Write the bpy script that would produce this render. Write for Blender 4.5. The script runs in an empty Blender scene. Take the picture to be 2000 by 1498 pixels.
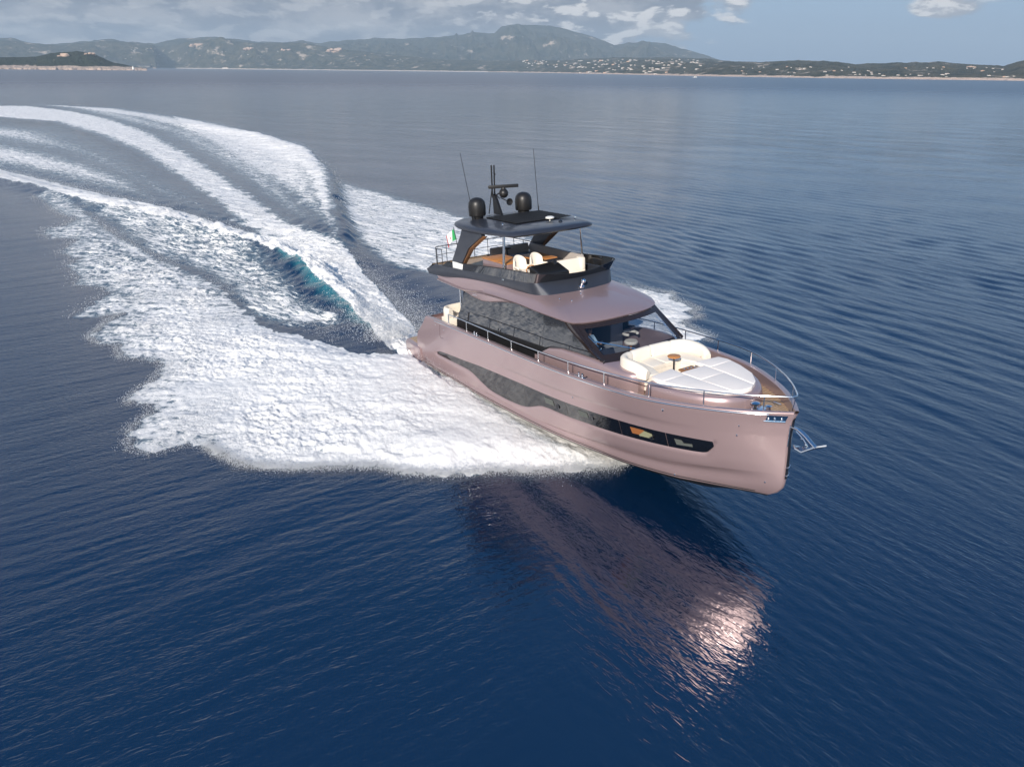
import bpy, bmesh, math, random, json
import numpy as np
from mathutils import Vector, Matrix
random.seed(7)
rng = np.random.default_rng(11)
R = math.radians
S = bpy.context.scene
COL = S.collection

# ------------------------------------------------------------------ camera
cam_d = bpy.data.cameras.new('camera'); cam = bpy.data.objects.new('camera', cam_d); COL.objects.link(cam)
FPX, CAMH, PITCH, ROLL = 1404.5, 12.473, 0.409742, 0.0105
cam_d.sensor_width = 36.0; cam_d.lens = FPX / 2000.0 * 36.0
cam_d.clip_start = 0.5; cam_d.clip_end = 200000.0
sp, cp, sr, cr = math.sin(PITCH), math.cos(PITCH), math.sin(ROLL), math.cos(ROLL)
r0 = Vector((1, 0, 0)); u0 = Vector((0, sp, cp)); fw = Vector((0, cp, -sp))
rr_ = r0 * cr + u0 * sr; uu_ = u0 * cr - r0 * sr
cam.matrix_world = Matrix(((rr_.x, uu_.x, -fw.x, 0), (rr_.y, uu_.y, -fw.y, 0), (rr_.z, uu_.z, -fw.z, CAMH), (0, 0, 0, 1)))
S.camera = cam

# ------------------------------------------------------------------ light
SUN_AZ, SUN_EL = R(197.0), R(28.0)          # where the sun stands: behind the camera, a little to its left
sun_d = bpy.data.lights.new('sun', 'SUN'); sun_d.energy = 4.2; sun_d.angle = R(0.53); sun_d.color = (1.0, 0.92, 0.82)
sun = bpy.data.objects.new('sun', sun_d); COL.objects.link(sun)
sdir = Vector((math.sin(SUN_AZ) * math.cos(SUN_EL), math.cos(SUN_AZ) * math.cos(SUN_EL), math.sin(SUN_EL)))
sun.rotation_euler = sdir.to_track_quat('Z', 'Y').to_euler()
S.view_settings.view_transform = 'Standard'; S.view_settings.look = 'None'
S.view_settings.exposure = 0.36; S.view_settings.gamma = 1.0
S.cycles.volume_bounces = 0

# ------------------------------------------------------------------ node helpers
def N(nt, typ, **kw):
    n = nt.nodes.new(typ)
    for k, v in kw.items():
        if k.startswith('i_'):
            key = k[2:]
            key = int(key) if key.isdigit() else key.replace('_', ' ')
            n.inputs[key].default_value = v
        else: setattr(n, k, v)
    return n
def L(nt, a, b): nt.links.new(a, b)
def math_n(nt, op, a, b=None, c=None, clamp=False):
    n = nt.nodes.new('ShaderNodeMath'); n.operation = op; n.use_clamp = clamp
    for i, v in enumerate((a, b, c)):
        if v is None: continue
        if isinstance(v, (int, float)): n.inputs[i].default_value = v
        else: nt.links.new(v, n.inputs[i])
    return n.outputs[0]
def maprange(nt, v, a, b, c=0.0, d=1.0, smooth=False):
    n = nt.nodes.new('ShaderNodeMapRange'); n.interpolation_type = 'SMOOTHSTEP' if smooth else 'LINEAR'
    n.inputs['From Min'].default_value = a; n.inputs['From Max'].default_value = b
    n.inputs['To Min'].default_value = c; n.inputs['To Max'].default_value = d
    nt.links.new(v, n.inputs['Value']); return n.outputs['Result']
def mixc(nt, f, a, b):
    n = nt.nodes.new('ShaderNodeMix'); n.data_type = 'RGBA'
    if isinstance(f, (int, float)): n.inputs[0].default_value = f
    else: nt.links.new(f, n.inputs[0])
    for i, v in ((6, a), (7, b)):
        if isinstance(v, tuple): n.inputs[i].default_value = (*v[:3], 1)
        else: nt.links.new(v, n.inputs[i])
    return n.outputs[2]
def noise(nt, vec, scale, detail=3.0, rough=0.5, dist=0.0):
    n = nt.nodes.new('ShaderNodeTexNoise'); n.inputs['Scale'].default_value = scale
    n.inputs['Detail'].default_value = detail; n.inputs['Roughness'].default_value = rough
    n.inputs['Distortion'].default_value = dist
    nt.links.new(vec, n.inputs['Vector']); return n.outputs['Fac']
def mapping(nt, vec, loc=(0, 0, 0), rot=(0, 0, 0), scale=(1, 1, 1)):
    if any(rot):                                  # turn first, stretch afterwards
        q = nt.nodes.new('ShaderNodeMapping'); q.inputs['Rotation'].default_value = rot; nt.links.new(vec, q.inputs['Vector']); vec = q.outputs['Vector']; rot = (0, 0, 0)
    n = nt.nodes.new('ShaderNodeMapping'); n.inputs['Location'].default_value = loc
    n.inputs['Rotation'].default_value = rot; n.inputs['Scale'].default_value = scale
    nt.links.new(vec, n.inputs['Vector']); return n.outputs['Vector']
def bump(nt, h, strength, dist, normal=None):
    n = nt.nodes.new('ShaderNodeBump'); n.inputs['Strength'].default_value = strength; n.inputs['Distance'].default_value = dist
    nt.links.new(h, n.inputs['Height'])
    if normal is not None: nt.links.new(normal, n.inputs['Normal'])
    return n

# ------------------------------------------------------------------ sky
W = bpy.data.worlds.new('World'); S.world = W; W.use_nodes = True
nt = W.node_tree; nt.nodes.clear()
sky = N(nt, 'ShaderNodeTexSky', sky_type='NISHITA'); sky.sun_disc = False
sky.sun_elevation = SUN_EL; sky.sun_rotation = SUN_AZ; sky.altitude = 0; sky.air_density = 1.0; sky.dust_density = 1.2; sky.ozone_density = 2.0
tc = N(nt, 'ShaderNodeTexCoord')
sep = N(nt, 'ShaderNodeSeparateXYZ'); L(nt, tc.outputs['Generated'], sep.inputs[0])
# cloud deck: project the direction on a plane high above (world space directions)
zc_ = math_n(nt, 'MAXIMUM', sep.outputs['Z'], 0.0)
zz = math_n(nt, 'ADD', zc_, 0.10)
px_ = math_n(nt, 'DIVIDE', sep.outputs['X'], zz); py_ = math_n(nt, 'DIVIDE', sep.outputs['Y'], zz)
comb = N(nt, 'ShaderNodeCombineXYZ'); L(nt, px_, comb.inputs[0]); L(nt, py_, comb.inputs[1])
az = math_n(nt, 'ARCTAN2', sep.outputs['X'], sep.outputs['Y'])
# cumulus on the skyline, in azimuth / elevation
cv = N(nt, 'ShaderNodeCombineXYZ'); L(nt, math_n(nt, 'MULTIPLY', az, 13.0), cv.inputs[0]); L(nt, math_n(nt, 'MULTIPLY', zc_, 36.0), cv.inputs[1])
n_low = noise(nt, cv.outputs[0], 1.35, 6, 0.55, 0.25)
cv2 = N(nt, 'ShaderNodeVectorMath', operation='ADD'); L(nt, cv.outputs[0], cv2.inputs[0]); cv2.inputs[1].default_value = (-0.12, 0.26, 0)
n_low2 = noise(nt, cv2.outputs[0], 1.35, 6, 0.55, 0.25)
n_big = noise(nt, comb.outputs[0], 0.8, 5, 0.6, 0.2)
# coverage: full deck on the left, clear on the right
cover = maprange(nt, az, 0.04, 0.40, 0.42, -0.20, True)
hi = maprange(nt, zc_, 0.035, 0.075, -0.12, 0.06, True)
def gauss(v, c, w): q = math_n(nt, 'DIVIDE', math_n(nt, 'SUBTRACT', v, c), w); return math_n(nt, 'MULTIPLY', math_n(nt, 'MULTIPLY', q, q), -1.0)
lone = math_n(nt, 'EXPONENT', math_n(nt, 'ADD', gauss(az, 0.485, 0.045), gauss(zc_, 0.066, 0.013)))
m0 = math_n(nt, 'ADD', math_n(nt, 'ADD', math_n(nt, 'ADD', n_low, cover), hi), math_n(nt, 'MULTIPLY', lone, 0.36))
deckm = maprange(nt, m0, 0.47, 0.66, 0, 1, True)
upfade = maprange(nt, zc_, 0.25, 0.60, 1, 0.0, True)
hm = math_n(nt, 'ADD', n_big, maprange(nt, az, -0.1, 0.42, 0.12, -0.32, True))
highm = math_n(nt, 'MULTIPLY', maprange(nt, hm, 0.48, 0.62, 0, 1, True), 1.0)
lowsel = maprange(nt, zc_, 0.12, 0.22, 1, 0, True)
mask = math_n(nt, 'ADD', math_n(nt, 'MULTIPLY', deckm, lowsel), math_n(nt, 'MULTIPLY', highm, math_n(nt, 'SUBTRACT', 1.0, lowsel)))
mask = math_n(nt, 'MULTIPLY', mask, math_n(nt, 'MULTIPLY', upfade, 0.92))
lit = maprange(nt, math_n(nt, 'SUBTRACT', n_low, n_low2), 0.0, 0.10, 0, 1, True)
litm = math_n(nt, 'MULTIPLY', lit, maprange(nt, az, -0.15, 0.12, 0.30, 1.0, True))
grey = mixc(nt, maprange(nt, noise(nt, cv.outputs[0], 0.9, 5, 0.6), 0.40, 0.62, 0, 1, True), (1.75, 1.9, 2.35), (3.8, 3.75, 3.95))
gv = N(nt, 'ShaderNodeVectorMath', operation='SCALE'); L(nt, mixc(nt, litm, grey, (7.2, 6.9, 6.7)), gv.inputs[0]); L(nt, maprange(nt, zc_, 0.085, 0.16, 1.0, 1.6, True), gv.inputs[3]); ccol = gv.outputs[0]
haze_col = mixc(nt, maprange(nt, zc_, 0.0, 0.10, 0.62, 0.0, True), (0, 0, 0), (2.5, 3.4, 4.6))
skyb = mixc(nt, maprange(nt, zc_, 0.0, 0.35, 0.85, 0.15, True), sky.outputs[0], (1.95, 2.95, 4.7))
hib = N(nt, 'ShaderNodeMix', data_type='RGBA', blend_type='MULTIPLY'); L(nt, maprange(nt, zc_, 0.25, 0.7, 0, 1, True), hib.inputs[0]); L(nt, skyb, hib.inputs[6]); hib.inputs[7].default_value = (0.28, 0.68, 1.0, 1)
fin = mixc(nt, mask, hib.outputs[2], ccol)
bg = N(nt, 'ShaderNodeBackground'); bg.inputs['Strength'].default_value = 0.1
L(nt, fin, bg.inputs['Color'])
wo = N(nt, 'ShaderNodeOutputWorld'); L(nt, bg.outputs[0], wo.inputs['Surface'])

# ------------------------------------------------------------------ object helpers
def tag(o, label=None, cat=None, group=None, kind=None):
    if label: o['label'] = label
    if cat: o['category'] = cat
    if group: o['group'] = group
    if kind: o['kind'] = kind
    return o
def link(name, me, mat=None, parent=None, matrix=None):
    o = bpy.data.objects.new(name, me); COL.objects.link(o)
    if mat is not None: me.materials.append(mat)
    if parent is not None: o.parent = parent
    if matrix is not None: o.matrix_world = matrix
    return o
def empty(name, matrix=None, parent=None):
    o = bpy.data.objects.new(name, None); COL.objects.link(o); o.empty_display_size = 0.2
    if parent is not None: o.parent = parent
    if matrix is not None: o.matrix_world = matrix
    return o
class MB:
    """collects shapes, then builds ONE mesh object"""
    def __init__(s): s.bm = bmesh.new()
    def box(s, c, d, bev=0.0, rz=0.0, ry=0.0, seg=2, taper=None):
        b = bmesh.new(); bmesh.ops.create_cube(b, size=1.0)
        bmesh.ops.scale(b, vec=d, verts=b.verts)
        if taper:
            for v in b.verts:
                if v.co.z > 0: v.co.x *= taper[0]; v.co.y *= taper[1]
        if bev > 0: bmesh.ops.bevel(b, geom=list(b.edges), offset=bev, segments=seg, profile=0.6, affect='EDGES')
        m = Matrix.Translation(c) @ Matrix.Rotation(rz, 4, 'Z') @ Matrix.Rotation(ry, 4, 'Y')
        bmesh.ops.transform(b, matrix=m, verts=b.verts); s.add(b); return s
    def add(s, b):
        me = bpy.data.meshes.new('tmp'); b.to_mesh(me); b.free(); s.bm.from_mesh(me); bpy.data.meshes.remove(me)
    def poly(s, pts, z0, z1, bev=0.0, seg=3, zf=None):
        """plan outline extruded from z0 to z1 (zf: optional height function added)"""
        b = bmesh.new(); n = len(pts)
        lo = [b.verts.new((p[0], p[1], z0)) for p in pts]; up = [b.verts.new((p[0], p[1], z1)) for p in pts]
        b.faces.new(lo[::-1]); ft = b.faces.new(up)
        for i in range(n): b.faces.new((lo[i], lo[(i + 1) % n], up[(i + 1) % n], up[i]))
        bmesh.ops.recalc_face_normals(b, faces=b.faces)
        if bev > 0:
            ed = [e for e in b.edges if all(v in up for v in e.verts)]
            bmesh.ops.bevel(b, geom=ed, offset=bev, segments=seg, profile=0.5, affect='EDGES')
        if zf:
            for v in b.verts: v.co.z += zf(v.co.x, v.co.y)
        s.add(b); return s
    def tube(s, pts, r, n=8, cap=True, closed=False):
        pts = [Vector(p) for p in pts]; m = len(pts)
        rs = r if isinstance(r, (list, tuple)) else [r] * m
        b = bmesh.new(); rings = []; prev = None
        for i, p in enumerate(pts):
            if closed: d = (pts[(i + 1) % m] - pts[i - 1])
            else: d = (pts[min(i + 1, m - 1)] - pts[max(i - 1, 0)])
            d = d.normalized() if d.length > 1e-9 else Vector((0, 0, 1))
            if prev is None:
                a = Vector((0, 0, 1)) if abs(d.z) < 0.9 else Vector((1, 0, 0))
                u = d.cross(a).normalized()
            else: u = (prev - d * prev.dot(d)).normalized()
            prev = u; v = d.cross(u)
            rings.append([b.verts.new(p + (u * math.cos(2 * math.pi * k / n) + v * math.sin(2 * math.pi * k / n)) * rs[i]) for k in range(n)])
        for i in range(m if closed else m - 1):
            A, B = rings[i], rings[(i + 1) % m]
            for k in range(n): b.faces.new((A[k], A[(k + 1) % n], B[(k + 1) % n], B[k]))
        if cap and not closed: b.faces.new(rings[0][::-1]); b.faces.new(rings[-1])
        s.add(b); return s
    def lathe(s, prof, c=(0, 0, 0), n=24, m=None):
        b = bmesh.new(); rings = []
        for (r, z) in prof:
            rings.append([b.verts.new((r * math.cos(2 * math.pi * k / n), r * math.sin(2 * math.pi * k / n), z)) for k in range(n)])
        for A, B in zip(rings, rings[1:]):
            for k in range(n): b.faces.new((A[k], A[(k + 1) % n], B[(k + 1) % n], B[k]))
        b.faces.new(rings[0][::-1]); b.faces.new(rings[-1])
        mm = Matrix.Translation(c) @ (m if m is not None else Matrix.Identity(4))
        bmesh.ops.transform(b, matrix=mm, verts=b.verts)
        s.add(b); return s
    def ball(s, c, r, sc=(1, 1, 1), n=16):
        b = bmesh.new(); bmesh.ops.create_uvsphere(b, u_segments=n, v_segments=n // 2 + 2, radius=r)
        bmesh.ops.transform(b, matrix=Matrix.Translation(c) @ Matrix.Diagonal((*sc, 1)), verts=b.verts); s.add(b); return s
    def grid(s, rows, flip=False, closed=False):
        """rows: list of equally long lists of points"""
        b = bmesh.new(); V = [[b.verts.new(p) for p in r_] for r_ in rows]
        for A, B in zip(V, V[1:]):
            n = len(A)
            for k in range(n if closed else n - 1):
                f = (A[k], A[(k + 1) % n], B[(k + 1) % n], B[k])
                try: b.faces.new(f[::-1] if flip else f)
                except ValueError: pass
        bmesh.ops.remove_doubles(b, verts=b.verts, dist=1e-5)
        s.add(b); return s
    def face(s, pts):
        b = bmesh.new(); b.faces.new([b.verts.new(p) for p in pts]); s.add(b); return s
    def plate(s, pts, n, th):
        """flat or slightly bent polygon given thickness th along n"""
        n = Vector(n).normalized() * th
        b = bmesh.new(); A = [b.verts.new(p) for p in pts]; B = [b.verts.new(Vector(p) + n) for p in pts]; m = len(pts)
        b.faces.new(A[::-1]); b.faces.new(B)
        for i in range(m): b.faces.new((A[i], A[(i + 1) % m], B[(i + 1) % m], B[i]))
        bmesh.ops.recalc_face_normals(b, faces=b.faces); s.add(b); return s
    def mirror(s):
        me = bpy.data.meshes.new('tmp'); s.bm.to_mesh(me); b = bmesh.new(); b.from_mesh(me); bpy.data.meshes.remove(me)
        for v in b.verts: v.co.y *= -1
        bmesh.ops.reverse_faces(b, faces=b.faces); s.add(b); return s
    def build(s, name, mat, parent=None, angle=35, matrix=None, recalc=False):
        if recalc: bmesh.ops.recalc_face_normals(s.bm, faces=s.bm.faces)
        me = bpy.data.meshes.new(name); s.bm.to_mesh(me); s.bm.free()
        me.polygons.foreach_set('use_smooth', [True] * len(me.polygons))
        try: me.set_sharp_from_angle(angle=R(angle))
        except Exception: pass
        return link(name, me, mat, parent, matrix)
def spline(pts, n=8, closed=False):
    """Catmull-Rom through points"""
    P = [Vector(p) for p in pts]; out = []; m = len(P)
    for i in range(m if closed else m - 1):
        p0 = P[i - 1] if (i > 0 or closed) else P[0] * 2 - P[1]; p1 = P[i]; p2 = P[(i + 1) % m]
        p3 = P[(i + 2) % m] if (i + 2 < m or closed) else P[-1] * 2 - P[-2]
        for k in range(n):
            t = k / n
            out.append(0.5 * ((2 * p1) + (-p0 + p2) * t + (2 * p0 - 5 * p1 + 4 * p2 - p3) * t * t + (-p0 + 3 * p1 - 3 * p2 + p3) * t ** 3))
    if not closed: out.append(P[-1])
    return out

# ------------------------------------------------------------------ materials
def mat(name, col, rough=0.5, metal=0.0, coat=0.0, ior=1.5, noise_amt=0.0, nscale=8.0, bump_amt=0.0, bscale=60.0, sheen=0.0, spec=0.5):
    m = bpy.data.materials.new(name); m.use_nodes = True; nt = m.node_tree; p = nt.nodes['Principled BSDF']
    p.inputs['Base Color'].default_value = (*col, 1); p.inputs['Roughness'].default_value = rough; p.inputs['Metallic'].default_value = metal
    p.inputs['IOR'].default_value = ior; p.inputs['Coat Weight'].default_value = coat; p.inputs['Coat Roughness'].default_value = 0.04
    p.inputs['Sheen Weight'].default_value = sheen; p.inputs['Specular IOR Level'].default_value = spec
    if noise_amt > 0 or bump_amt > 0:
        t = N(nt, 'ShaderNodeTexCoord')
        if noise_amt > 0:
            n = noise(nt, t.outputs['Object'], nscale, 4)
            a = tuple(c * (1 - noise_amt) for c in col); b = tuple(min(1, c * (1 + noise_amt)) for c in col)
            L(nt, mixc(nt, n, a, b), p.inputs['Base Color'])
            L(nt, maprange(nt, n, 0.3, 0.7, max(0.0, rough - 0.05), rough + 0.08), p.inputs['Roughness'])
        if bump_amt > 0:
            b = bump(nt, noise(nt, t.outputs['Object'], bscale, 2), bump_amt, 0.01); L(nt, b.outputs[0], p.inputs['Normal'])
    return m
M = {}
M['paint'] = mat('rose_metallic_paint', (0.395, 0.285, 0.287), 0.31, 0.42, 0.6)
M['paint_dark'] = mat('rose_shadow_gap', (0.05, 0.035, 0.035), 0.5)
M['anthracite'] = mat('anthracite_metallic_paint', (0.042, 0.047, 0.062), 0.34, 0.3, 0.25, noise_amt=0.06, nscale=1.5)
M['brownblack'] = mat('brown_black_gloss', (0.028, 0.02, 0.019), 0.25, 0.2, 0.3)
M['black'] = mat('black_satin', (0.012, 0.012, 0.013), 0.4)
M['blackgloss'] = mat('black_glass', (0.006, 0.006, 0.007), 0.03, 0.0, 0.0, ior=1.9)
M['sideglass'] = mat('mirror_dark_glass', (0.012, 0.012, 0.013), 0.03, 0.0, 0.0, ior=2.3)
M['fouling'] = mat('black_antifouling', (0.018, 0.017, 0.016), 0.3, noise_amt=0.25, nscale=3)
M['chrome'] = mat('polished_steel', (0.82, 0.83, 0.85), 0.10, 1.0)
M['darkrail'] = mat('dark_steel_rail', (0.12, 0.12, 0.13), 0.3, 0.9)
M['cream'] = mat('cream_upholstery', (0.84, 0.76, 0.65), 0.75, noise_amt=0.04, nscale=5, bump_amt=0.25, bscale=14)
M['white'] = mat('white_upholstery', (0.90, 0.83, 0.77), 0.7, noise_amt=0.03, nscale=4, bump_amt=0.2, bscale=9)
M['creamshade'] = mat('shaded_cream_upholstery', (0.42, 0.38, 0.35), 0.8, noise_amt=0.05, nscale=4, bump_amt=0.2, bscale=12)  # cream upholstery greyed, the shade under the hardtop is put into its colour
M['domeblk'] = mat('matt_black_dome', (0.018, 0.017, 0.017), 0.42, 0.1)
M['interior'] = mat('interior_grey', (0.30, 0.31, 0.34), 0.6)
M['interior_dark'] = mat('interior_dark', (0.045, 0.045, 0.055), 0.4)
M['red'] = mat('red_cloth', (0.6, 0.03, 0.04), 0.7); M['green'] = mat('green_cloth', (0.02, 0.3, 0.09), 0.7); M['whitecl'] = mat('white_cloth', (0.8, 0.8, 0.78), 0.7)
M['skin'] = mat('skin', (0.55, 0.30, 0.2), 0.5); M['shirt'] = mat('pale_blue_shirt', (0.35, 0.5, 0.62), 0.8); M['hair'] = mat('dark_hair', (0.03, 0.02, 0.015), 0.7)
M['lens'] = mat('white_plastic', (0.8, 0.78, 0.72), 0.3)
def wood(name, a, b, lines=None, rot=0.0, sc=(2, 14, 2)):
    m = bpy.data.materials.new(name); m.use_nodes = True; nt = m.node_tree; p = nt.nodes['Principled BSDF']
    t = N(nt, 'ShaderNodeTexCoord'); v = mapping(nt, t.outputs['Object'], rot=(0, 0, rot), scale=sc)
    c = mixc(nt, maprange(nt, noise(nt, v, 2.0, 5, 0.6), 0.3, 0.7), a, b)
    p.inputs['Roughness'].default_value = 0.45
    if lines:
        s_ = N(nt, 'ShaderNodeSeparateXYZ'); L(nt, t.outputs['Object'], s_.inputs[0])
        fr = math_n(nt, 'FRACT', math_n(nt, 'MULTIPLY', s_.outputs['Y'], 1.0 / lines))
        ln = math_n(nt, 'LESS_THAN', fr, 0.2)
        c = mixc(nt, ln, c, (0.07, 0.05, 0.04))
    L(nt, c, p.inputs['Base Color']); return m
M['teak'] = wood('teak_planking', (0.42, 0.27, 0.15), (0.62, 0.43, 0.26), lines=0.11)
M['wood'] = wood('oiled_wood', (0.42, 0.17, 0.05), (0.62, 0.27, 0.085))
M['darkwood'] = wood('dark_wood', (0.20, 0.09, 0.04), (0.36, 0.18, 0.08))
def screen_glass():
    m = bpy.data.materials.new('tinted_clear_glass'); m.use_nodes = True; nt = m.node_tree; nt.nodes.clear()
    tr = N(nt, 'ShaderNodeBsdfTransparent'); tr.inputs[0].default_value = (0.66, 0.70, 0.75, 1)
    gl = N(nt, 'ShaderNodeBsdfGlossy'); gl.inputs['Roughness'].default_value = 0.02
    fr = N(nt, 'ShaderNodeFresnel'); fr.inputs[0].default_value = 1.55
    mx = N(nt, 'ShaderNodeMixShader'); geo = N(nt, 'ShaderNodeNewGeometry'); L(nt, math_n(nt, 'MULTIPLY_ADD', math_n(nt, 'MULTIPLY', fr.outputs[0], math_n(nt, 'SUBTRACT', 1.0, geo.outputs['Backfacing'])), 1.0, 0.04, clamp=True), mx.inputs[0]); L(nt, tr.outputs[0], mx.inputs[1]); L(nt, gl.outputs[0], mx.inputs[2])
    o = N(nt, 'ShaderNodeOutputMaterial'); L(nt, mx.outputs[0], o.inputs[0]); return m
M['screen'] = screen_glass()

# ------------------------------------------------------------------ numeric noise
def _hash(ix, iy, seed):
    h = (ix.astype(np.int64) * 374761393 + iy.astype(np.int64) * 668265263 + seed * 974634777) & 0xffffffff
    h = ((h ^ (h >> 13)) * 1274126177) & 0xffffffff
    return ((h ^ (h >> 16)) & 0xffffff) / float(0xffffff)
def vnoise(x, y, seed=0):
    ix = np.floor(x); iy = np.floor(y); fx = x - ix; fy = y - iy
    fx = fx * fx * (3 - 2 * fx); fy = fy * fy * (3 - 2 * fy)
    a = _hash(ix, iy, seed); b = _hash(ix + 1, iy, seed); c = _hash(ix, iy + 1, seed); d = _hash(ix + 1, iy + 1, seed)
    return (a + (b - a) * fx) * (1 - fy) + (c + (d - c) * fx) * fy
def fbm(x, y, seed=0, octs=4, gain=0.5):
    s = 0; a = 1; t = 0
    for o in range(octs):
        s = s + a * vnoise(x * 2 ** o + 17.3 * o, y * 2 ** o - 9.1 * o, seed + o); t += a; a *= gain
    return s / t
def sstep(x, a, b):
    t = np.clip((x - a) / (b - a), 0, 1); return t * t * (3 - 2 * t)
def sdf_poly(px, py, poly):
    """signed distance, positive inside"""
    d2 = np.full(px.shape, 1e12); ins = np.zeros(px.shape, bool); n = len(poly)
    for i in range(n):
        ax, ay = poly[i]; bx, by = poly[(i + 1) % n]
        ex, ey = bx - ax, by - ay; wx, wy = px - ax, py - ay
        t = np.clip((wx * ex + wy * ey) / (ex * ex + ey * ey + 1e-12), 0, 1)
        dx, dy = wx - t * ex, wy - t * ey; d2 = np.minimum(d2, dx * dx + dy * dy)
        c = (ay > py) != (by > py)
        if c.any():
            xi = ax + (py - ay) / (by - ay + 1e-12) * ex; ins ^= (c & (px < xi))
    return np.where(ins, 1, -1) * np.sqrt(d2)
def dist_line(px, py, pts):
    """distance to polyline, arc fraction, signed side"""
    best = np.full(px.shape, 1e12); fr = np.zeros(px.shape); sg = np.zeros(px.shape)
    ln = [math.hypot(pts[i + 1][0] - pts[i][0], pts[i + 1][1] - pts[i][1]) for i in range(len(pts) - 1)]; T = sum(ln); acc = 0
    for i in range(len(pts) - 1):
        ax, ay = pts[i]; bx, by = pts[i + 1]; ex, ey = bx - ax, by - ay; wx, wy = px - ax, py - ay
        t = np.clip((wx * ex + wy * ey) / (ex * ex + ey * ey + 1e-12), 0, 1)
        dx, dy = wx - t * ex, wy - t * ey; d = dx * dx + dy * dy; m = d < best
        best = np.where(m, d, best); fr = np.where(m, (acc + t * ln[i]) / T, fr); sg = np.where(m, np.sign(ex * wy - ey * wx), sg); acc += ln[i]
    return np.sqrt(best), fr, sg

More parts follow.
